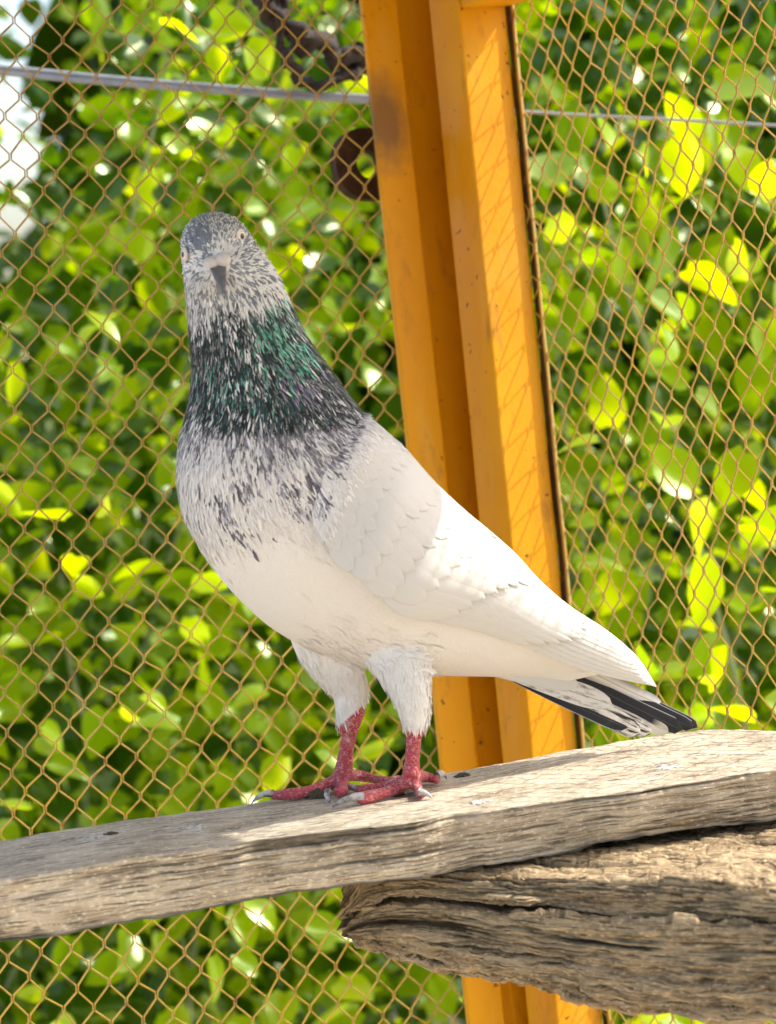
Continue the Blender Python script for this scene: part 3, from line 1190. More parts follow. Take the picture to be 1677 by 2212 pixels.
def build_body(root):
    parts = [loft_body(), ell((463, 527, -78), (71, 67, 84)), ell((474, 574, -118), (52, 46, 46)), ell((470, 610, -90), (62, 50, 62))]
    # thighs
    parts.append(btube([(815, 1310, DN + 108, 98), (848, 1385, DN + 74, 80), (874, 1448, DN + 34, 60), (890, 1505, DN + 6, 42), (896, 1545, DN + 4, 34), (897, 1575, DN + 3, 25), (896, 1592, DN + 2, 16)], 6, 24))
    parts.append(btube([(700, 1330, DF - 20, 90), (708, 1395, DF - 6, 72), (735, 1450, DF, 56), (756, 1492, DF + 2, 42), (757, 1530, DF + 3, 34), (752, 1562, DF + 2, 27), (746, 1586, DF + 2, 16)], 6, 24))
    for k in LEGS:
        parts.append(btube(LEGS[k], 6, 16))
    for t, _ in TOES:
        parts.append(btube(t, 5, 12))
    V, F = join(parts)
    tmp = obj('tmp_body', mesh('tmp_body', V, F))
    md = tmp.modifiers.new('r', 'REMESH')
    md.mode = 'VOXEL'
    md.voxel_size = .00105
    md2 = tmp.modifiers.new('s', 'SMOOTH')
    md2.factor = .5
    md2.iterations = 5
    dg = bpy.context.evaluated_depsgraph_get()
    me = bpy.data.meshes.new_from_object(tmp.evaluated_get(dg))
    bpy.data.objects.remove(tmp)
    me.name = 'body'
    me.shade_smooth()
    n = len(me.vertices)
    co = np.empty(n * 3, np.float32)
    me.vertices.foreach_get('co', co)
    co = co.reshape(-1, 3).astype(float)
    u, v, d = INV(co)
    c, ir = px_colour(u, v, np.full(n, .35) + (fbm(n3(u * .12, v * .05), 3, 5) - .5) * .9)
    # bare legs: red below the feathered hocks
    hock = np.where(u > 815, 1578, 1540 + (u - 765) * -.9)
    leg = smooth(-3, 5, v - hock)
    red = np.array([.46, .035, .055]) * (.75 + .5 * fbm(n3(u * .08, v * .08), 3, 8)[:, None])
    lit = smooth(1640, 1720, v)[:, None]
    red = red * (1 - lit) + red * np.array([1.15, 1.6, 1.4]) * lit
    c = c * (1 - leg[:, None]) + red * leg[:, None]
    attr(me, 'Col', np.c_[c, np.ones(n)])
    attr(me, 'irid', ir * .4 * (1 - leg))
    attr(me, 'leg', leg)
    me.materials.clear()
    me.materials.append(MPL)
    me.materials.append(MSK)
    npoly = len(me.polygons)
    vi = np.empty(len(me.loops), np.int32)
    me.loops.foreach_get('vertex_index', vi)
    ls = np.empty(npoly, np.int32)
    me.polygons.foreach_get('loop_start', ls)
    me.polygons.foreach_set('material_index', (leg[vi[ls]] > .5).astype(np.int32))
    body = obj('body', me, None, root)
    return body, me, co


def build_plumage(body, me):
    """small contour feathers lying over the body"""
    npoly = len(me.polygons)
    cen = np.empty(npoly * 3, np.float32); me.polygons.foreach_get('center', cen); cen = cen.reshape(-1, 3).astype(float)
    nor = np.empty(npoly * 3, np.float32); me.polygons.foreach_get('normal', nor); nor = nor.reshape(-1, 3).astype(float)
    ar = np.empty(npoly, np.float32); me.polygons.foreach_get('area', ar)
    u, v, d = INV(cen)
    face = -(nor @ _f)
    hock = np.where(u > 815, 1572, 1534 + (u - 765) * -.9)
    tw = smooth(1330, 1470, v + (fbm(n3(u * .05, v * .02), 2, 17) - .5) * 90) * ((u > 640) & (u < 940))
    thigh = (rng.uniform(0, 1, npoly) < tw) & (v < hock)
    head = v + (u - 500) * .2 < 640
    neck = (~head) & (v < 1000)
    dens = np.where(head, 60, np.where(neck, 26, 15 * (1 - smooth(1090, 1210, v + (fbm(n3(u * .03, v * .01), 2, 3) - .5) * 120)) + .02))
    dens = np.where(tw > 0, np.maximum(dens, 9 * tw), dens)
    dens = dens * np.where(face > -.25, 1, .45) * (v < hock)
    lead = 775 - (v - 880) * .444 + 14
    under_wing = (u > lead) & (v < np.interp(u, WL[:, 0], WL[:, 1]) + 4) & (v > 880)
    dens = np.where(under_wing, 0, dens)
    # nothing on the bill, the cere and the eyes
    for cu, cv, ru, rv in ((470, 568, 30, 24), (476, 594, 12, 26), (522, 511, 17, 20), (402, 550, 13, 17)):
        dens = np.where((((u - cu) / ru) ** 2 + ((v - cv) / rv) ** 2 < 1) & (face > 0), 0, dens)
    w = ar * dens
    N = 56000
    idx = rng.choice(npoly, N, p=w / w.sum())
    P = cen[idx] + rng.normal(0, .0004, (N, 3))
    n = nor[idx]
    u, v, d = u[idx], v[idx], d[idx]
    head, thigh, neck = head[idx], thigh[idx], neck[idx]
    fl = flow_at(u, v)
    # on the head the feathers run back from the bill
    hu, hv = u - 474, v - 578
    hl = np.hypot(hu, hv) + 1e-6
    wt = (1 - smooth(560, 660, v))[:, None]
    fl2 = np.stack([hu / hl, hv / hl, np.full(N, .6)], -1)
    fl = fl * (1 - wt) + fl2 * wt
    fl = np.where(thigh[:, None], np.array([.12, 1.0, .05]), fl)
    D = fl[:, 0:1] * RIV - fl[:, 1:2] * UPV + fl[:, 2:3] * _f
    D = D - n * (D * n).sum(1, keepdims=True)
    D /= np.linalg.norm(D, axis=1, keepdims=True) + 1e-9
    B = np.cross(n, D)
    ang = rng.normal(0, np.where(thigh, .22, .16), N)[:, None]
    D, B = D * np.cos(ang) + B * np.sin(ang), B * np.cos(ang) - D * np.sin(ang)
    # the last NW of them lie over the wing's leading edge, so that breast and wing run into each other
    NW = 2600
    ws_, wt_ = rng.uniform(.0, 1, NW) ** 1.6 * .20, rng.uniform(.02, .99, NW)
    o_ = 6 + 12 * ws_
    p0 = wing(ws_, wt_, o_); p1 = wing(ws_ + .02, wt_ + .004, o_); p2 = wing(ws_, wt_ + .01, o_)
    dd = p1 - p0; dd /= np.linalg.norm(dd, axis=1, keepdims=True)
    nw = np.cross(dd, p2 - p0); nw /= np.linalg.norm(nw, axis=1, keepdims=True)
    nw = np.where(((nw @ _f) > 0)[:, None], -nw, nw)
    P[-NW:], n[-NW:], D[-NW:], B[-NW:] = p0, nw, dd, np.cross(nw, dd)
    u[-NW:], v[-NW:], d[-NW:] = INV(p0)
    head[-NW:] = False; thigh[-NW:] = False; neck[-NW:] = False
    size = np.where(head, 8.5 + 11 * smooth(500, 650, v), np.where(neck, 27, 30)) * np.where(thigh, .72, 1)
    size = size * rng.uniform(.65, 1.25, N) * SU
    wid = size * np.where(head, .13, np.where(neck, .072, np.where(thigh, .075, np.where(v < 1180, .09, .16)))) * rng.uniform(.7, 1.3, N)
    lift = np.where(thigh, .05, np.where(neck, .075, np.where(v < 1180, .045, .018))) * rng.uniform(.2, 1.6, N)
    hn = rng.uniform(0, 1, N)
    # neighbouring feathers tend to agree
    cw = .14 + .24 * smooth(900, 1000, v)
    hn = (1 - cw) * hn + cw * fbm(n3(u * .09, v * .028, 2), 2, 91)
    hn = np.clip((hn - .5) * 1.25 + .5, 0, 1)
    hn[-NW:] = np.where(ws_ > .045, 1.0, hn[-NW:])
    c, ir = px_colour(u, v, hn)
    low = smooth(1060, 1200, v) * (1 - .5 * smooth(1440, 1500, v))
    c = c * (1 + rng.uniform(-.14, .08, N) * (1 - .85 * low))[:, None]
    ts = [0, .35, .72, 1.0]
    ws = [.55, 1.0, .85, .12]
    curve = rng.normal(0, .10, N)
    Vs = []
    for t, wv in zip(ts, ws):
        mid = P + D * (size * t)[:, None] + n * (size * (lift * t ** 1.3) - .0004 * (1 - t))[:, None] + B * (size * curve * t * t)[:, None]
        Vs += [mid - B * (wid * wv)[:, None], mid + B * (wid * wv)[:, None]]
    V = np.stack(Vs, 1)
    k = np.arange(N)[:, None] * 8
    Q = np.concatenate([k + np.array([[0, 2, 3, 1]]), k + np.array([[2, 4, 5, 3]]), k + np.array([[4, 6, 7, 5]])], 0)
    me2 = quads('plumage', V.reshape(-1, 3), Q)
    nv = N * 8
    # shade the soft plumage with the body's own surface direction
    tilt = n[:, None, :] + (np.stack([-B, B] * 4, 1) * .22 + D[:, None, :] * .10 + rng.normal(0, .07, (N, 1, 3))) * (1 - .72 * low)[:, None, None]
    tilt /= np.linalg.norm(tilt, axis=2, keepdims=True)
    me2.normals_split_custom_set_from_vertices(tilt.reshape(-1, 3).astype(np.float32))
    shade = np.tile(np.array([.92, .92, 1, 1, 1, 1, 1.05, 1.05]), N)[:, None]
    vc = np.repeat(c, 8, 0) * shade
    # pale fringe along one side of many dark neck feathers
    lum = c.mean(1)
    fr = ((lum < .25) & (v > 640) & (v < 1010) & (rng.uniform(0, 1, N) < .34)).astype(float) * rng.uniform(.3, .95, N)
    side = np.where(rng.uniform(0, 1, N) < .5, 0, 1)
    fm = np.zeros((N, 8))
    for kk in (1, 2, 3):
        fm[np.arange(N), 2 * kk + side] = fr * (1.0 if kk > 1 else .6)
    fm = fm.reshape(-1, 1)
    vc = vc * (1 - fm) + np.array([.74, .74, .74]) * fm
    attr(me2, 'Col', np.c_[np.clip(vc, 0, .92), np.ones(nv)])
    attr(me2, 'irid', np.repeat(ir, 8))
    attr(me2, 'leg', np.zeros(nv))
    o = obj('plumage', me2, MPL, body)
    o['kind'] = 'stuff'


# ---- the near wing -------------------------------------------------
WT = np.array([[742, 888], [786, 893], [838, 934], [880, 972], [940, 1040], [1000, 1097], [1060, 1147], [1115, 1196], [1172, 1258], [1236, 1312], [1300, 1353], [1352, 1394], [1386, 1430], [1418, 1482]], float)
WL = np.array([[672, 1112], [690, 1150], [722, 1197], [772, 1246], [830, 1285], [884, 1310], [940, 1324], [1010, 1338], [1075, 1362], [1150, 1399], [1230, 1434], [1310, 1458], [1372, 1472], [1418, 1484]], float)
_wt, _wl = catmull(WT, 8), catmull(WL, 8)


def wing(s, t, out=0.0):
    """point on the folded wing: s 0 shoulder .. 1 tip, t 0 back .. 1 lower edge; out = survey units clear of the body"""
    s, t, out = np.broadcast_arrays(np.asarray(s, float), np.asarray(t, float), np.asarray(out, float))
    x = np.clip(s, 0, 1) * (len(_wt) - 1)
    T = np.stack([np.interp(x, np.arange(len(_wt)), _wt[:, k]) for k in (0, 1)], -1)
    B = np.stack([np.interp(x, np.arange(len(_wl)), _wl[:, k]) for k in (0, 1)], -1)
    thm = math.radians(108)
    th = t * thm
    f = ((1 - np.cos(th)) / (1 - math.cos(thm)))[..., None]
    uv = T + (B - T) * f
    c = np.interp(s, [0, .1, .25, .4, .55, .7, .85, 1.0], [-48, -36, -8, 40, 100, 172, 246, 318])
    h = np.interp(s, [0, .1, .25, .4, .55, .7, .85, 1.0], [150, 172, 182, 172, 142, 96, 48, 14])
    dz = c - (h + out) * np.sin(th) - out * .35
    return WB(uv[..., 0], uv[..., 1], dz)


def feather_mesh(name, b, t, w, out0, out1, surf, nl=9, nw=5, tipround=.35, bend=0.0, camber=1.6):
    """vane from b to t (surface coordinates), half width w (fraction of t-axis), following surf()"""
    V, UV = [], []
    b, t = np.array(b, float), np.array(t, float)
    for i in range(nl):
        y = i / (nl - 1)
        y = 1 - (1 - y) ** 1.25
        # outline: narrow base, full vane, rounded tip
        prof = min(1.0, .55 + y * 1.6) * (1.0 if y < 1 - tipround else math.sqrt(max(0.0, 1 - ((y - 1 + tipround) / tipround) ** 2)))
        prof = max(prof, .06)
        c = b + (t - b) * y
        dirv = (t - b)
        side = np.array([-dirv[1] * .35, dirv[0] / .35])
        side = side / (np.hypot(side[0] * 2.6, side[1]) + 1e-9)
        c = c + side * bend * math.sin(y * math.pi)
        for j in range(nw):
            x = -1 + 2 * j / (nw - 1)
            p = c + side * x * w * prof
            V.append((p[0], p[1], out0 + (out1 - out0) * y + camber * (1 - x * x) * (.3 + .7 * y)))
            UV.append((x, y, 0))
    V = np.array(V)
    V[:, 2] *= .12 + .55 * smooth(.0, .5, V[:, 0])
    P = surf(V[:, 0], V[:, 1], V[:, 2])
    me = quads(name, P, grid_faces(nl, nw))
    attr(me, 'fuv', np.array(UV))
    return me


def build_wing(root):
    wr = empty('wing', wing(.05, .5))
    wr.parent = root
    wr.matrix_parent_inverse = root.matrix_basis.inverted()
    wr['label'] = 'folded white wing'
    # the wing itself: a solid, slightly swollen pad under the feathers
    nu, nv = 60, 26
    s, t = np.meshgrid(np.linspace(0, 1, nu), np.linspace(0, 1, nv), indexing='ij')
    A = wing(s, t, 1.0)
    Bk = wing(s, t, -14.0 * np.sin(np.pi * np.clip(t, .02, 1)) * (1 - s * .8))
    V = np.vstack([A.reshape(-1, 3), Bk.reshape(-1, 3)])
    f = grid_faces(nu, nv)
    F = [tuple(q) for q in f] + [tuple(q[::-1] + nu * nv) for q in f]
    for i in range(nu - 1):
        for j in (0, nv - 1):
            a, b = i * nv + j, (i + 1) * nv + j
            F.append((a, b, b + nu * nv, a + nu * nv))
    me = mesh('wing_pad', V, F)
    n = len(V)
    attr(me, 'Col', np.tile(np.array([.80, .77, .71, 1]), (n, 1)))
    attr(me, 'irid', np.zeros(n)); attr(me, 'leg', np.zeros(n))
    obj('wing_pad', me, MPL, wr)
    k = 0

    def add(b, t, w, o0, o1, m=FW, **kw):
        me = feather_mesh('feather', b, t, w, o0, o1, wing, **kw)
        obj('feather', me, m, wr)

    # flight feathers, lowest layer first
    np_ = 9
    for i in range(np_):                                   # primaries: long, stacked towards the tip
        a = i / (np_ - 1)
        add((.50 + .03 * a, .93 - .40 * a), (.985 - .13 * a, .97 - .75 * a), .085, 2 + 2.0 * i, 5 + 2.2 * i, nl=14, tipround=.14, bend=-.02 + .02 * a, camber=1.2)
    for i in range(9):                                     # secondaries and tertials
        a = i / 8
        add((.40 + .03 * a, .97 - .72 * a), (.685 + .07 * math.sin(a * 2.6), .985 - .80 * a), .085, 16 + 1.1 * i, 22 + 1.5 * i, nl=13, tipround=.28, bend=.03, camber=2.0)
    for i in range(8):                                     # greater coverts
        a = i / 7
        add((.30 + .04 * a, .97 - .70 * a), (.515 + .10 * a, .975 - .72 * a), .088, 26, 33 + a * 3, nl=11, tipround=.34, bend=.02, camber=2.2)
    rs = np.random.default_rng(3)
    rows = [(.27, .145, .085), (.215, .12, .075), (.165, .105, .068), (.12, .092, .062), (.08, .08, .058), (.045, .07, .054), (.012, .065, .052)]
    for r, (s0, ln, w) in enumerate(rows):
        m = int(round(.98 / (w * 1.28)))
        for i in range(m):
            tt = .045 + (i + (.5 if r % 2 else .15)) / m * .955
            tt = min(tt, .985) + rs.normal(0, .008)
            ss = s0 + .05 * (1 - tt) * (r < 3) + rs.normal(0, .005)
            add((max(ss, .0), tt), (max(ss, 0) + ln * rs.uniform(.9, 1.1) + .03 * (1 - tt), min(tt + .015, 1.0)), w * rs.uniform(.92, 1.08), 26 + r * 1.6, 33.5 + r * 1.2, nl=7, nw=5, tipround=.5, camber=1.8)
    # a dark fleck on one covert
    p = wing(.235, .30, 46)
    return wr


def build_far_wing(root):
    """the other wing, folded along the far side of the back"""
    def far(s, t, out=0.0):
        s, t, out = np.broadcast_arrays(np.asarray(s, float), np.asarray(t, float), np.asarray(out, float))
        x = np.clip(s, 0, 1) * (len(_wt) - 1)
        T = np.stack([np.interp(x, np.arange(len(_wt)), _wt[:, k]) for k in (0, 1)], -1)
        B = np.stack([np.interp(x, np.arange(len(_wl)), _wl[:, k]) for k in (0, 1)], -1)
        th = t * math.radians(95)
        f = ((1 - np.cos(th)) / (1 - math.cos(math.radians(108))))[..., None]
        uv = T + (B - T) * (f * .96 + .02)
        c = np.interp(s, [0, .1, .25, .4, .55, .7, .85, 1.0], [-48, -36, -8, 40, 100, 172, 246, 318])
        h = np.interp(s, [0, .1, .25, .4, .55, .7, .85, 1.0], [150, 172, 182, 172, 142, 96, 48, 14])
        return WB(uv[..., 0], uv[..., 1], c + 4 + (h + out) * np.sin(th))
    nu, nv = 50, 20
    s, t = np.meshgrid(np.linspace(0, .97, nu), np.linspace(0, 1, nv), indexing='ij')
    A = far(s, t, 24.0)
    Bk = far(s, t, 0.0)
    f = grid_faces(nu, nv)
    me = quads('wing', np.vstack([A.reshape(-1, 3), Bk.reshape(-1, 3)]), np.vstack([f[:, ::-1], f + nu * nv]))
    n = 2 * nu * nv
    attr(me, 'Col', np.tile(np.array([.80, .77, .71, 1]), (n, 1)))
    attr(me, 'irid', np.zeros(n)); attr(me, 'leg', np.zeros(n))
    obj('wing', me, MPL, root)


def build_tail(root):
    tr = empty('tail', WB(1180, 1450, 236))
    tr.parent = root
    tr.matrix_parent_inverse = root.matrix_basis.inverted()
    tr['label'] = 'black and white tail'

    def feather(b, t, w0, w1, m, nl=14, nw=5, lean=0.0, tipround=.10):
        b, t = np.array(b, float), np.array(t, float)
        V, UV = [], []
        d = t[:2] - b[:2]
        sd = np.array([-d[1], d[0]]) / np.hypot(*d)
        for i in range(nl):
            y = i / (nl - 1)
            y = 1 - (1 - y) ** 1.3
            c = b + (t - b) * y
            w = w0 + (w1 - w0) * y
            if y > 1 - tipround:
                w *= math.sqrt(max(0.0, 1 - ((y - 1 + tipround) / tipround) ** 2))
            w = max(w, 1.0)
            sag = 10 * math.sin(y * math.pi)
            for j in range(nw):
                x = -1 + 2 * j / (nw - 1)
                V.append((c[0] + sd[0] * x * w, c[1] + sd[1] * x * w + sag * .25, c[2] + lean * x * w - 2 * (1 - x * x)))
                UV.append((x, y, 0))
        V = np.array(V)
        me = quads('feather', WB(V[:, 0], V[:, 1], V[:, 2]), grid_faces(nl, nw))
        attr(me, 'fuv', np.array(UV))
        obj('feather', me, m, tr)
    # far side first; each row: base (u,v,dz), tip, half widths, material
    feather((1230, 1432, 272), (1507, 1571, 352), 15, 15, FB, tipround=.08)
    feather((1215, 1430, 268), (1498, 1573, 348), 15, 16, FB, tipround=.08)
    feather((1240, 1432, 262), (1430, 1524, 330), 18, 15, FG, tipround=.16)
    feather((1200, 1440, 256), (1474, 1577, 342), 15, 19, FB, tipround=.09)
    feather((1170, 1442, 248), (1444, 1581, 334), 17, 19, FH, tipround=.09)
    feather((1140, 1442, 240), (1408, 1583, 324), 20, 21, FP, tipround=.09)
    feather((1120, 1450, 232), (1384, 1584, 316), 18, 21, FP, tipround=.10)
    feather((1092, 1457, 222), (1356, 1572, 306), 7, 19, FB, lean=-.3, tipround=.14)
    feather((1080, 1436, 206), (1322, 1522, 292), 22, 26, FS, tipround=.3)       # undertail coverts
    feather((1060, 1436, 196), (1250, 1480, 262), 22, 22, FW, tipround=.35)


def build_head(root):
    # bill: upper and lower mandible, cere
    M = Mat('horn_bill')
    c = M.coord()
    M.l(M.mix(M.noise(c, 260, 4), (.045, .055, .075), (.20, .21, .23)), M.b.inputs['Base Color'])
    M.b.inputs['Roughness'].default_value = .38
    bill = empty('bill', WB(472, 572, -158))
    bill.parent = root
    bill.matrix_parent_inverse = root.matrix_basis.inverted()

    def horn(name, rows, m):
        # rows: centre u,v,dz, half width, half height (towards viewer)
        Q = catmull(np.array(rows, float), 6)
        n = 20
        th = np.arange(n) * 2 * math.pi / n
        V = []
        for q in Q:
            V.append(np.stack([q[0] + q[3] * np.cos(th), q[1] + q[4] * .35 * np.sin(th), q[2] - q[4] * np.sin(th)], -1))
        V = np.vstack(V)
        F = [tuple(f) for f in grid_faces(len(Q), n, False, True)] + [tuple(range(n))[::-1], tuple(range((len(Q) - 1) * n, len(Q) * n))]
        return obj(name, mesh(name, WB(V[:, 0], V[:, 1], V[:, 2]), F), m, bill)
    horn('upper_mandible', [(469, 566, -150, 17, 22), (471, 578, -170, 18, 20), (474, 592, -184, 15, 16), (478, 607, -196, 12.5, 12), (481.5, 620, -204, 7.5, 8), (483.5, 629, -206, 4, 5), (484, 634, -203, 1.2, 1.5)], M.m)
    horn('lower_mandible', [(472, 578, -140, 19, 14), (475, 592, -158, 15, 11), (479, 606, -172, 10, 8), (482.5, 618, -182, 5, 5), (483.5, 624, -186, 1.5, 2)], M.m)
    MC = plain('chalky_cere', (.62, .60, .60), .8, .2)
    for cu, cv, ru, rv in ((457, 568, 17, 15), (481, 561, 18.5, 16)):
        V, F = ell((cu, cv, -166), (ru, rv, 16), 20, 14)
        obj('cere', mesh('cere', V, F), MC, bill)
    # eyes
    ME = Mat('eye')
    pc = ME.coord()
    sp = ME.n('SeparateXYZ'); ME.l(pc, sp.inputs[0])
    cx = ME.n('CombineXYZ'); ME.l(sp.outputs[0], cx.inputs[0]); ME.l(sp.outputs[1], cx.inputs[1])
    ln = ME.n('VectorMath', operation='LENGTH'); ME.l(cx.outputs[0], ln.inputs[0])
    dv = ME.n('Math', operation='DIVIDE'); ME.l(ln.outputs['Value'], dv.inputs[0]); dv.inputs[1].default_value = 13.2 * SU
    ME.l(ME.ramp(dv.outputs[0], [(.0, (.004, .004, .004)), (.46, (.004, .004, .004)), (.50, (.55, .42, .30)), (.58, (.80, .77, .70)), (.85, (.72, .66, .58))]), ME.b.inputs['Base Color'])
    ME.b.inputs['Roughness'].default_value = .12
    MEr = plain('eye_ring_skin', (.64, .62, .60), .7, .2)
    for (u, v, dz), gaze in (((518, 511, -124), (.78, .02, .60)), ((402, 550, -116), (-.86, -.05, .48))):
        g = RIV * gaze[0] + UPV * gaze[1] - _f * gaze[2]
        g = Vector(g).normalized()
        ce = Vector(WB(u, v, dz)) + g * (2.4 * SU)
        t = np.linspace(0, 2 * math.pi, 28, endpoint=False)
        P = np.linspace(.001, math.pi - .001, 18)
        pp, tt = np.meshgrid(P, t, indexing='ij')
        r = 13.2 * SU
        V = np.stack([r * np.sin(pp) * np.cos(tt), r * np.sin(pp) * np.sin(tt), r * .45 * np.cos(pp)], -1).reshape(-1, 3)
        F = [tuple(f) for f in grid_faces(18, 28, False, True)]
        e = bpy.data.objects.new('eye', mesh('eye', V, F))
        e.data.materials.append(ME.m)
        col.objects.link(e)
        e.parent = root
        e.matrix_parent_inverse = root.matrix_basis.inverted()
        e.matrix_basis = Matrix.Translation(ce) @ g.to_track_quat('Z', 'Y').to_matrix().to_4x4()
        # ring of bare skin: torus lying round the eyeball
        a, b = np.meshgrid(np.linspace(0, 2 * math.pi, 30, endpoint=False), np.linspace(0, 2 * math.pi, 10, endpoint=False), indexing='ij')
        R0, r0 = 13.2 * SU, 2.2 * SU
        V = np.stack([(R0 + r0 * np.cos(b)) * np.cos(a), (R0 + r0 * np.cos(b)) * np.sin(a) * 1.08, r0 * np.sin(b) * .9 + 1.5 * SU], -1).reshape(-1, 3)
        rg = bpy.data.objects.new('eye_ring', mesh('eye_ring', V, [tuple(f) for f in grid_faces(30, 10, True, True)]))
        rg.data.materials.append(MEr)
        col.objects.link(rg)
        rg.parent = e


def build_feet(root):
    MC = Mat('claw_horn')
    c = MC.coord()
    MC.l(MC.mix(MC.ramp(MC.noise(c, 160, 3), [(.4, 0.0), (.6, 1.0)]), (.13, .10, .09), (.62, .58, .54)), MC.b.inputs['Base Color'])
    MC.b.inputs['Roughness'].default_value = .35
    for a, b, t, r, ti in CLAWS:
        last = TOES[ti][0][-1]
        rows = []
        pa, pb, pt = Z5(*a), Z5(*b), Z5(*t)
        dzt = float(foot_dz(pt[0], pt[1]))
        d0 = last[2]
        for k in np.linspace(0, 1, 9):
            # arched claw
            u = (1 - k) ** 2 * pa[0] + 2 * k * (1 - k) * pb[0] + k * k * pt[0]
            v = (1 - k) ** 2 * pa[1] + 2 * k * (1 - k) * pb[1] + k * k * pt[1]
            rows.append((u, v, d0 + (dzt - d0) * k, r * (1 - k) ** .7 + .7))
        V, F = btube(rows, 2, 10)
        obj('claw', mesh('claw', V, F), MC.m, root)


def build_pigeon():
    base = on_level(np.array(830.0), np.array(1715.0), ZP)
    root = empty('pigeon', base)
    tag(root, 'white pigeon with mottled grey head, green neck and red feet on the plank', 'pigeon')
    body, me, co = build_body(root)
    build_plumage(body, me)
    build_wing(root)
    build_far_wing(root)
    build_tail(root)
    build_head(root)
    build_feet(root)


build_pigeon()

# ------------------------------------------------------------------ vegetation behind the mesh
ML1 = mat_leaf('young_leaf', (.20, .34, .003), (.74, .88, .001))
ML2 = mat_leaf('deep_shade_leaf', (.012, .042, .002), (.17, .31, .001), .28)  # deep shade of the foliage gaps put into the leaf colour
MSTEM = plain('green_stem', (.30, .34, .17), .7)
MBARK = plain('dark_bark', (.035, .026, .020), .8)


def leaf_shape(seed):
    """ovate leaf, tip along +y, folded on the midrib and drooping; unit length"""
    rs = np.random.default_rng(seed)
    n = 7
    fold, droop, wav = rs.uniform(.1, .4), rs.uniform(.1, .45), rs.uniform(-.06, .06)
    width = rs.uniform(.33, .44)
    V, UV = [], []
    for i in range(n):
        y = i / (n - 1)
        w = width * math.sin(math.pi * min(1, (y * .93 + .07)) ** .72) ** .8 if i < n - 1 else .005
        if i == 0:
            w = width * .45
        for x in (-1, -.5, 0, .5, 1):
            back = -.10 * (1 - abs(x)) * 0 - (.07 * abs(x) if i == 0 else 0)
            V.append((x * w, y + back, fold * w * abs(x) - droop * y * y * .5 + wav * math.sin(5 * y + x)))
            UV.append((x, y, 0))
    return np.array(V), grid_faces(n, 5), np.array(UV)


LEAVES = [leaf_shape(100 + i) for i in range(6)]


def leaf_frames(P, rs, up=.55, view=.35):
    """orientation for leaves at P: blades turned up and out at random"""
    n = len(P)
    N = rs.normal(0, .55, (n, 3)) + np.array([.15, -view, up])
    N /= np.linalg.norm(N, axis=1, keepdims=True)
    Y = rs.normal(0, .7, (n, 3)) + np.array([0, -.15, -.55])
    Y -= N * (Y * N).sum(1, keepdims=True)
    Y /= np.linalg.norm(Y, axis=1, keepdims=True)
    X = np.cross(Y, N)
    return X, Y, N


def leaf_mass(name, P, size, rs, m, parent):
    n = len(P)
    X, Y, N = leaf_frames(P, rs)
    Vs, Qs, Ts, Us = [], [], [], []
    off = 0
    for k, (lv, lf, uv) in enumerate(LEAVES):
        sel = np.arange(k, n, len(LEAVES))
        L = len(lv)
        s = size[sel][:, None, None]
        V = P[sel][:, None, :] + s * (lv[None, :, 0:1] * X[sel][:, None] + lv[None, :, 1:2] * Y[sel][:, None] + lv[None, :, 2:3] * N[sel][:, None])
        Vs.append(V.reshape(-1, 3))
        Qs.append((lf[None] + (np.arange(len(sel)) * L)[:, None, None]).reshape(-1, 4) + off)
        Ts.append(np.repeat(rs.uniform(0, 1, len(sel)), L))
        Us.append(np.tile(uv, (len(sel), 1)))
        off += len(sel) * L
    me = quads(name, np.vstack(Vs), np.vstack(Qs))
    attr(me, 'tint', np.concatenate(Ts))
    attr(me, 'leafuv', np.vstack(Us))
    o = obj(name, me, m, parent)
    o['kind'] = 'stuff'
    return o


LEAF_ME = {}


def single_leaves(P, size, rs, m, parent):
    X, Y, N = leaf_frames(P, rs, .45, .45)
    for i in range(len(P)):
        k = int(rs.integers(len(LEAVES)))
        key = (k, m.name)
        if key not in LEAF_ME:
            lv, lf, uv = LEAVES[k]
            me = quads('leaf', lv, lf)
            attr(me, 'tint', np.zeros(len(lv)))
            attr(me, 'leafuv', uv)
            me.materials.append(m)
            LEAF_ME[key] = me
        o = bpy.data.objects.new('leaf', LEAF_ME[key])
        col.objects.link(o)
        o.parent = parent
        o.matrix_parent_inverse = parent.matrix_basis.inverted()
        s = float(size[i])
        Mx = Matrix(((X[i][0] * s, Y[i][0] * s, N[i][0] * s, P[i][0]), (X[i][1] * s, Y[i][1] * s, N[i][1] * s, P[i][1]), (X[i][2] * s, Y[i][2] * s, N[i][2] * s, P[i][2]), (0, 0, 0, 1)))
        o.matrix_basis = Mx


def in_view(x0, x1, y0, y1, d0, d1, n, rs, p=1.0):
    """random places in a wedge of the garden (photograph-pixel bounds at the given distances)"""
    d = d0 + (d1 - d0) * rs.uniform(0, 1, n) ** p
    return W(rs.uniform(x0, x1, n) / S, rs.uniform(y0, y1, n) / S, d)


def stem(name, pts, r0, r1, m, parent, seed=0):
    Q = catmull(np.array(pts, float), 8)
    Q = Q + (np.stack([fbm(n3(np.arange(len(Q)) * .35, k, seed), 2, 7) for k in range(3)], -1) - .5) * .02
    V, F = tube(Q, np.linspace(r0, r1, len(Q)), 9)
    return obj(name, mesh(name, V, F), m, parent)


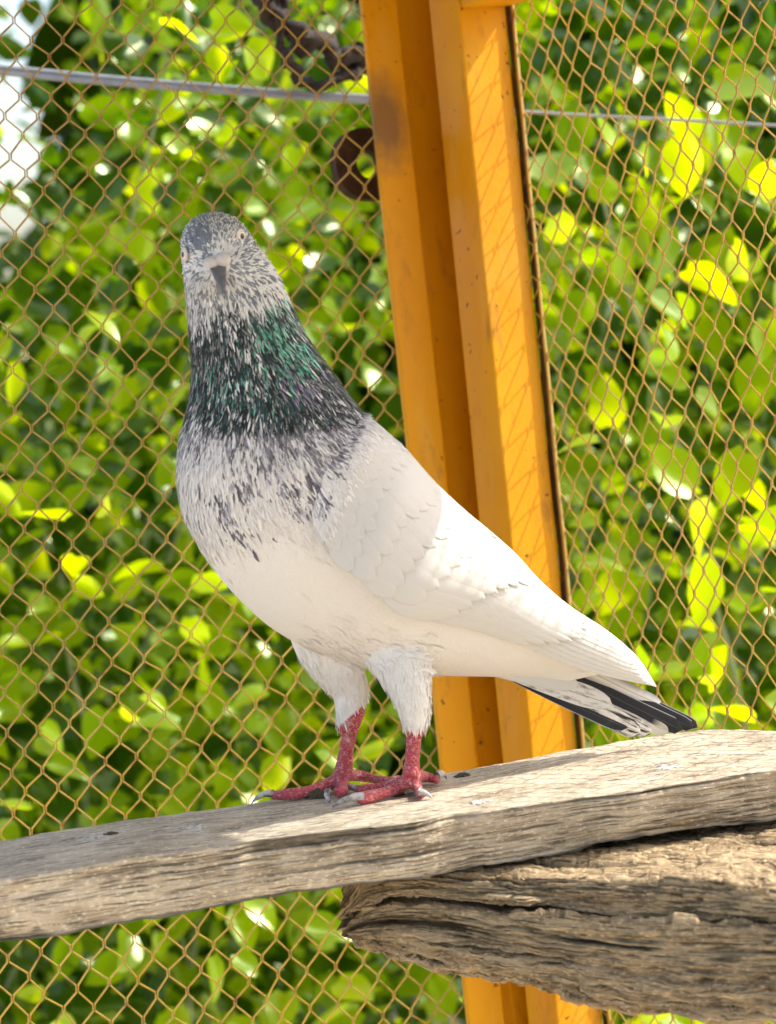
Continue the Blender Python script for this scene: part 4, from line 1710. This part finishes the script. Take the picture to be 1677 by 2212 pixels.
def build_shrub(name, label, box, n_leaf, n_mass, m_leaf, seed, stems, thin=None, lsize=(.05, .085), deep=(2.6, 4.6), group='shrubs behind the aviary mesh'):
    rs = np.random.default_rng(seed)
    x0, x1, y0, y1, d0, d1 = box
    foot = W((x0 + x1) / 2 / S, 1500 / S, (d0 + d1) / 2)
    root = empty(name, (foot[0], foot[1], 0))
    tag(root, label, 'shrub', group)
    P = in_view(x0, x1, y0, y1, d0, d1, n_leaf * 2, rs)
    if thin is not None:
        u, v, d = INV(P)
        P = P[thin(u * S, v * S, d, rs.uniform(0, 1, len(P)))]
    P = P[:n_leaf]
    n_leaf = len(P)
    single_leaves(P, rs.uniform(*lsize, n_leaf), rs, m_leaf, root)
    # the rest of the crown: clustered
    nc = n_mass // 14
    C = in_view(x0 - 1100 * (x0 < 900), x1 + 1100 * (x1 > 1500), -900, 4200, deep[0], deep[1], nc, rs)
    if thin is not None:
        u, v, d = INV(C)
        C = C[thin(u * S, v * S, d, rs.uniform(0, 1, len(C)))]
    P = np.repeat(C, 14, 0) + rs.normal(0, .06, (len(C) * 14, 3))
    h_ = int(len(P) * .42)
    leaf_mass('foliage', P[:h_], rs.uniform(.028, .052, h_), rs, ML1, root)
    P = P[h_:]
    leaf_mass('foliage', P, rs.uniform(.028, .052, len(P)), rs, ML2, root)
    for k in range(stems):
        a = in_view(x0, x1, 3300, 3900, d0 + .5, d1, 1, rs)[0]
        b = in_view(x0, x1, -200, 1400, d0 + .4, d1, 1, rs)[0]
        mid = (a + b) / 2 + rs.normal(0, .08, 3)
        a0 = np.array([a[0] * .9 + foot[0] * .1, a[1], 0.0])
        stem('stem', [a0, a, mid, b], .0045, .0018, MSTEM, root, seed + k)
    return root


def build_veg():
    def thin_left(x, y, d, r):
        # open towards the sky at the upper left
        gap = np.exp(-(((x + 30) / 300) ** 2 + ((y - 300) / 750) ** 2)) * 1.5
        return r > gap
    build_shrub('leafy_shrub', 'bright green broad-leaved shrub behind the back mesh, left of the orange posts', (-150, 1200, -50, 3300, 2.2, 3.2), 290, 12500, ML1, 41, 4, thin_left, lsize=(.024, .046))
    build_shrub('leafy_shrub', 'large-leaved shrub behind the side mesh, right of the orange posts', (1500, 2600, 250, 3300, 2.1, 2.9), 280, 11000, ML1, 43, 3, lsize=(.030, .058))
    # the dense hedge further back, dark-leaved so the gaps read as shade
    rs = np.random.default_rng(77)
    root = empty('hedge', (0.2, 6.3, 0))
    tag(root, 'dense dark green hedge far behind both mesh panels', 'hedge')
    n = 6500
    P = np.stack([rs.uniform(-2.2, 3.0, n), rs.uniform(5.6, 7.2, n), rs.uniform(0, 3.2, n)], -1)
    u, v, d = INV(P)
    x, y = u * S, v * S
    gap = np.exp(-(((x + 30) / 300) ** 2 + ((y - 300) / 750) ** 2)) * 1.6
    P = P[rs.uniform(0, 1, n) > gap]
    leaf_mass('foliage', P, rs.uniform(.17, .28, len(P)), rs, ML2, root)
    for k in range(7):
        x = -1.8 + k * .7
        stem('trunk', [(x, 6.6, 0), (x + .1, 6.6, 1.0), (x - .05, 6.5, 2.0), (x + .1, 6.6, 2.9)], .04, .012, MBARK, root, k)

    # vine hanging into view by the post
    vr = empty('vine', W(1000 / S, 100 / S, 1.98))
    tag(vr, 'dark twisted dead vine behind the back mesh at the top', 'vine')
    px = lambda L, d: [W(x / S, y / S, d + k * .01) for k, (x, y) in enumerate(L)]
    stem('stem', px([(760, -160), (815, -20), (870, 45), (935, 110), (1010, 145), (1080, 170), (1170, 178), (1260, 170)], 1.95), .0055, .0075, MBARK, vr, 1)
    stem('stem', px([(780, -120), (850, -10), (905, 60), (985, 120), (1050, 160), (1100, 190), (1180, 200)], 1.96), .004, .005, MBARK, vr, 2)
    stem('stem', px([(870, -60), (882, 60), (892, 130), (912, 195), (955, 245), (1030, 265), (1120, 235), (1200, 190)], 1.95), .0028, .0045, MBARK, vr, 3)
    stem('stem', px([(905, -60), (900, 20), (890, 90)], 1.97), .003, .003, MBARK, vr, 4)

    # cables running past behind the mesh
    MCAB = Mat('grey_cable')
    MCAB.l(MCAB.mix(MCAB.noise(MCAB.coord(), 60), (.12, .13, .14), (.42, .44, .46)), MCAB.b.inputs['Base Color'])
    MCAB.b.inputs['Roughness'].default_value = .4
    for k, (pts, r, lab) in enumerate((
            ([(-1800, 75), (-300, 190), (0, 213), (300, 243), (600, 268), (900, 292), (1180, 309), (1500, 322)], .0020, 'upper strand of the paired grey cable behind the back mesh'),
            ([(-1800, 92), (-300, 207), (0, 231), (300, 260), (600, 283), (900, 305), (1180, 322), (1500, 336)], .0023, 'lower strand of the paired grey cable behind the back mesh'),
            ([(1400, 338), (1660, 355), (1950, 372), (2200, 384), (2472, 400), (2800, 416), (4200, 486)], .0013, 'single thin pale cable behind the side mesh'))):
        Q = catmull(np.array([W(x / S, y / S, 2.0) for x, y in pts]), 8)
        V, F = tube(Q, r, 10)
        o = obj('cable', mesh('cable', V, F), MCAB.m)
        tag(o, lab, 'cable', 'cables behind the aviary')


build_veg()

# ------------------------------------------------------------------ droppings and crumbs on the plank
def build_bits():
    M_ = Mat('chalky_dropping')
    M_.l(M_.ramp(M_.noise(M_.coord(), 420, 4), [(.36, (.20, .17, .12)), (.5, (.52, .49, .43)), (.62, (.74, .73, .69))]), M_.b.inputs['Base Color'])
    M_.b.inputs['Roughness'].default_value = .95
    MWh = M_.m
    MDk = plain('dry_crumb', (.10, .085, .06), .95, .1)
    spots = [(620, 2633, 62, 5, MWh, 'white dropping splash on the plank left of the feet'),
             (318, 2662, 66, 5, MWh, 'flat pale dropping smear near the left end of the plank'),
             (352, 2655, 24, 10, MDk, 'dark crumb on the pale smear at the left of the plank'),
             (1474, 2471, 26, 14, MDk, 'dark dry crumb on the plank behind the near foot'),
             (1462, 2482, 36, 4, MWh, 'white fleck under the dark crumb behind the near foot'),
             (1527, 2551, 32, 7, MWh, 'chalky grit on the plank right of the near foot'),
             (2132, 2440, 44, 9, MWh, 'pale crusty dropping on the plank below the tail'),
             (1262, 2531, 20, 40, MDk, 'dirt clump stuck between the toes of the near foot'),
             (1012, 2540, 26, 30, MDk, 'dirt clump stuck to the toe of the far foot'),
             (962, 2538, 30, 34, MWh, 'white down caught on the toe of the far foot')]
    for i, (x, y, rx, h, m, lab) in enumerate(spots):
        rs = np.random.default_rng(400 + i)
        p = on_level(np.array(x / S), np.array(y / S), ZP + .0002)
        px = D0 / 8600
        nu, nv = 64, 11
        t = np.linspace(0, 2 * math.pi, nu, endpoint=False)
        V = []
        for j in range(nv):
            a = j / (nv - 1) * math.pi / 2
            r = np.cos(a) * (1 + (fbm(n3(np.cos(t) * 2.6 + i * 3, np.sin(t) * 2.6, a), 5, i) - .5) * 1.9)
            hh = math.sin(a) * h * px * (.5 + fbm(n3(np.cos(t) * r * 4 + i, np.sin(t) * r * 4, 3), 4, i + 9))
            V.append(np.stack([p[0] + np.cos(t) * r * rx * px, p[1] + np.sin(t) * r * rx * px * (.9 if h > 8 else 1.0), p[2] - .0008 + hh], -1))
        V = np.vstack(V)
        F = [tuple(f) for f in grid_faces(nv, nu, False, True)] + [tuple(range((nv - 1) * nu, nv * nu))]
        tag(obj('dropping' if m is MWh else 'dirt_crumb', mesh('bit', V, F), m), lab, 'dropping' if m is MWh else 'dirt')


build_bits()
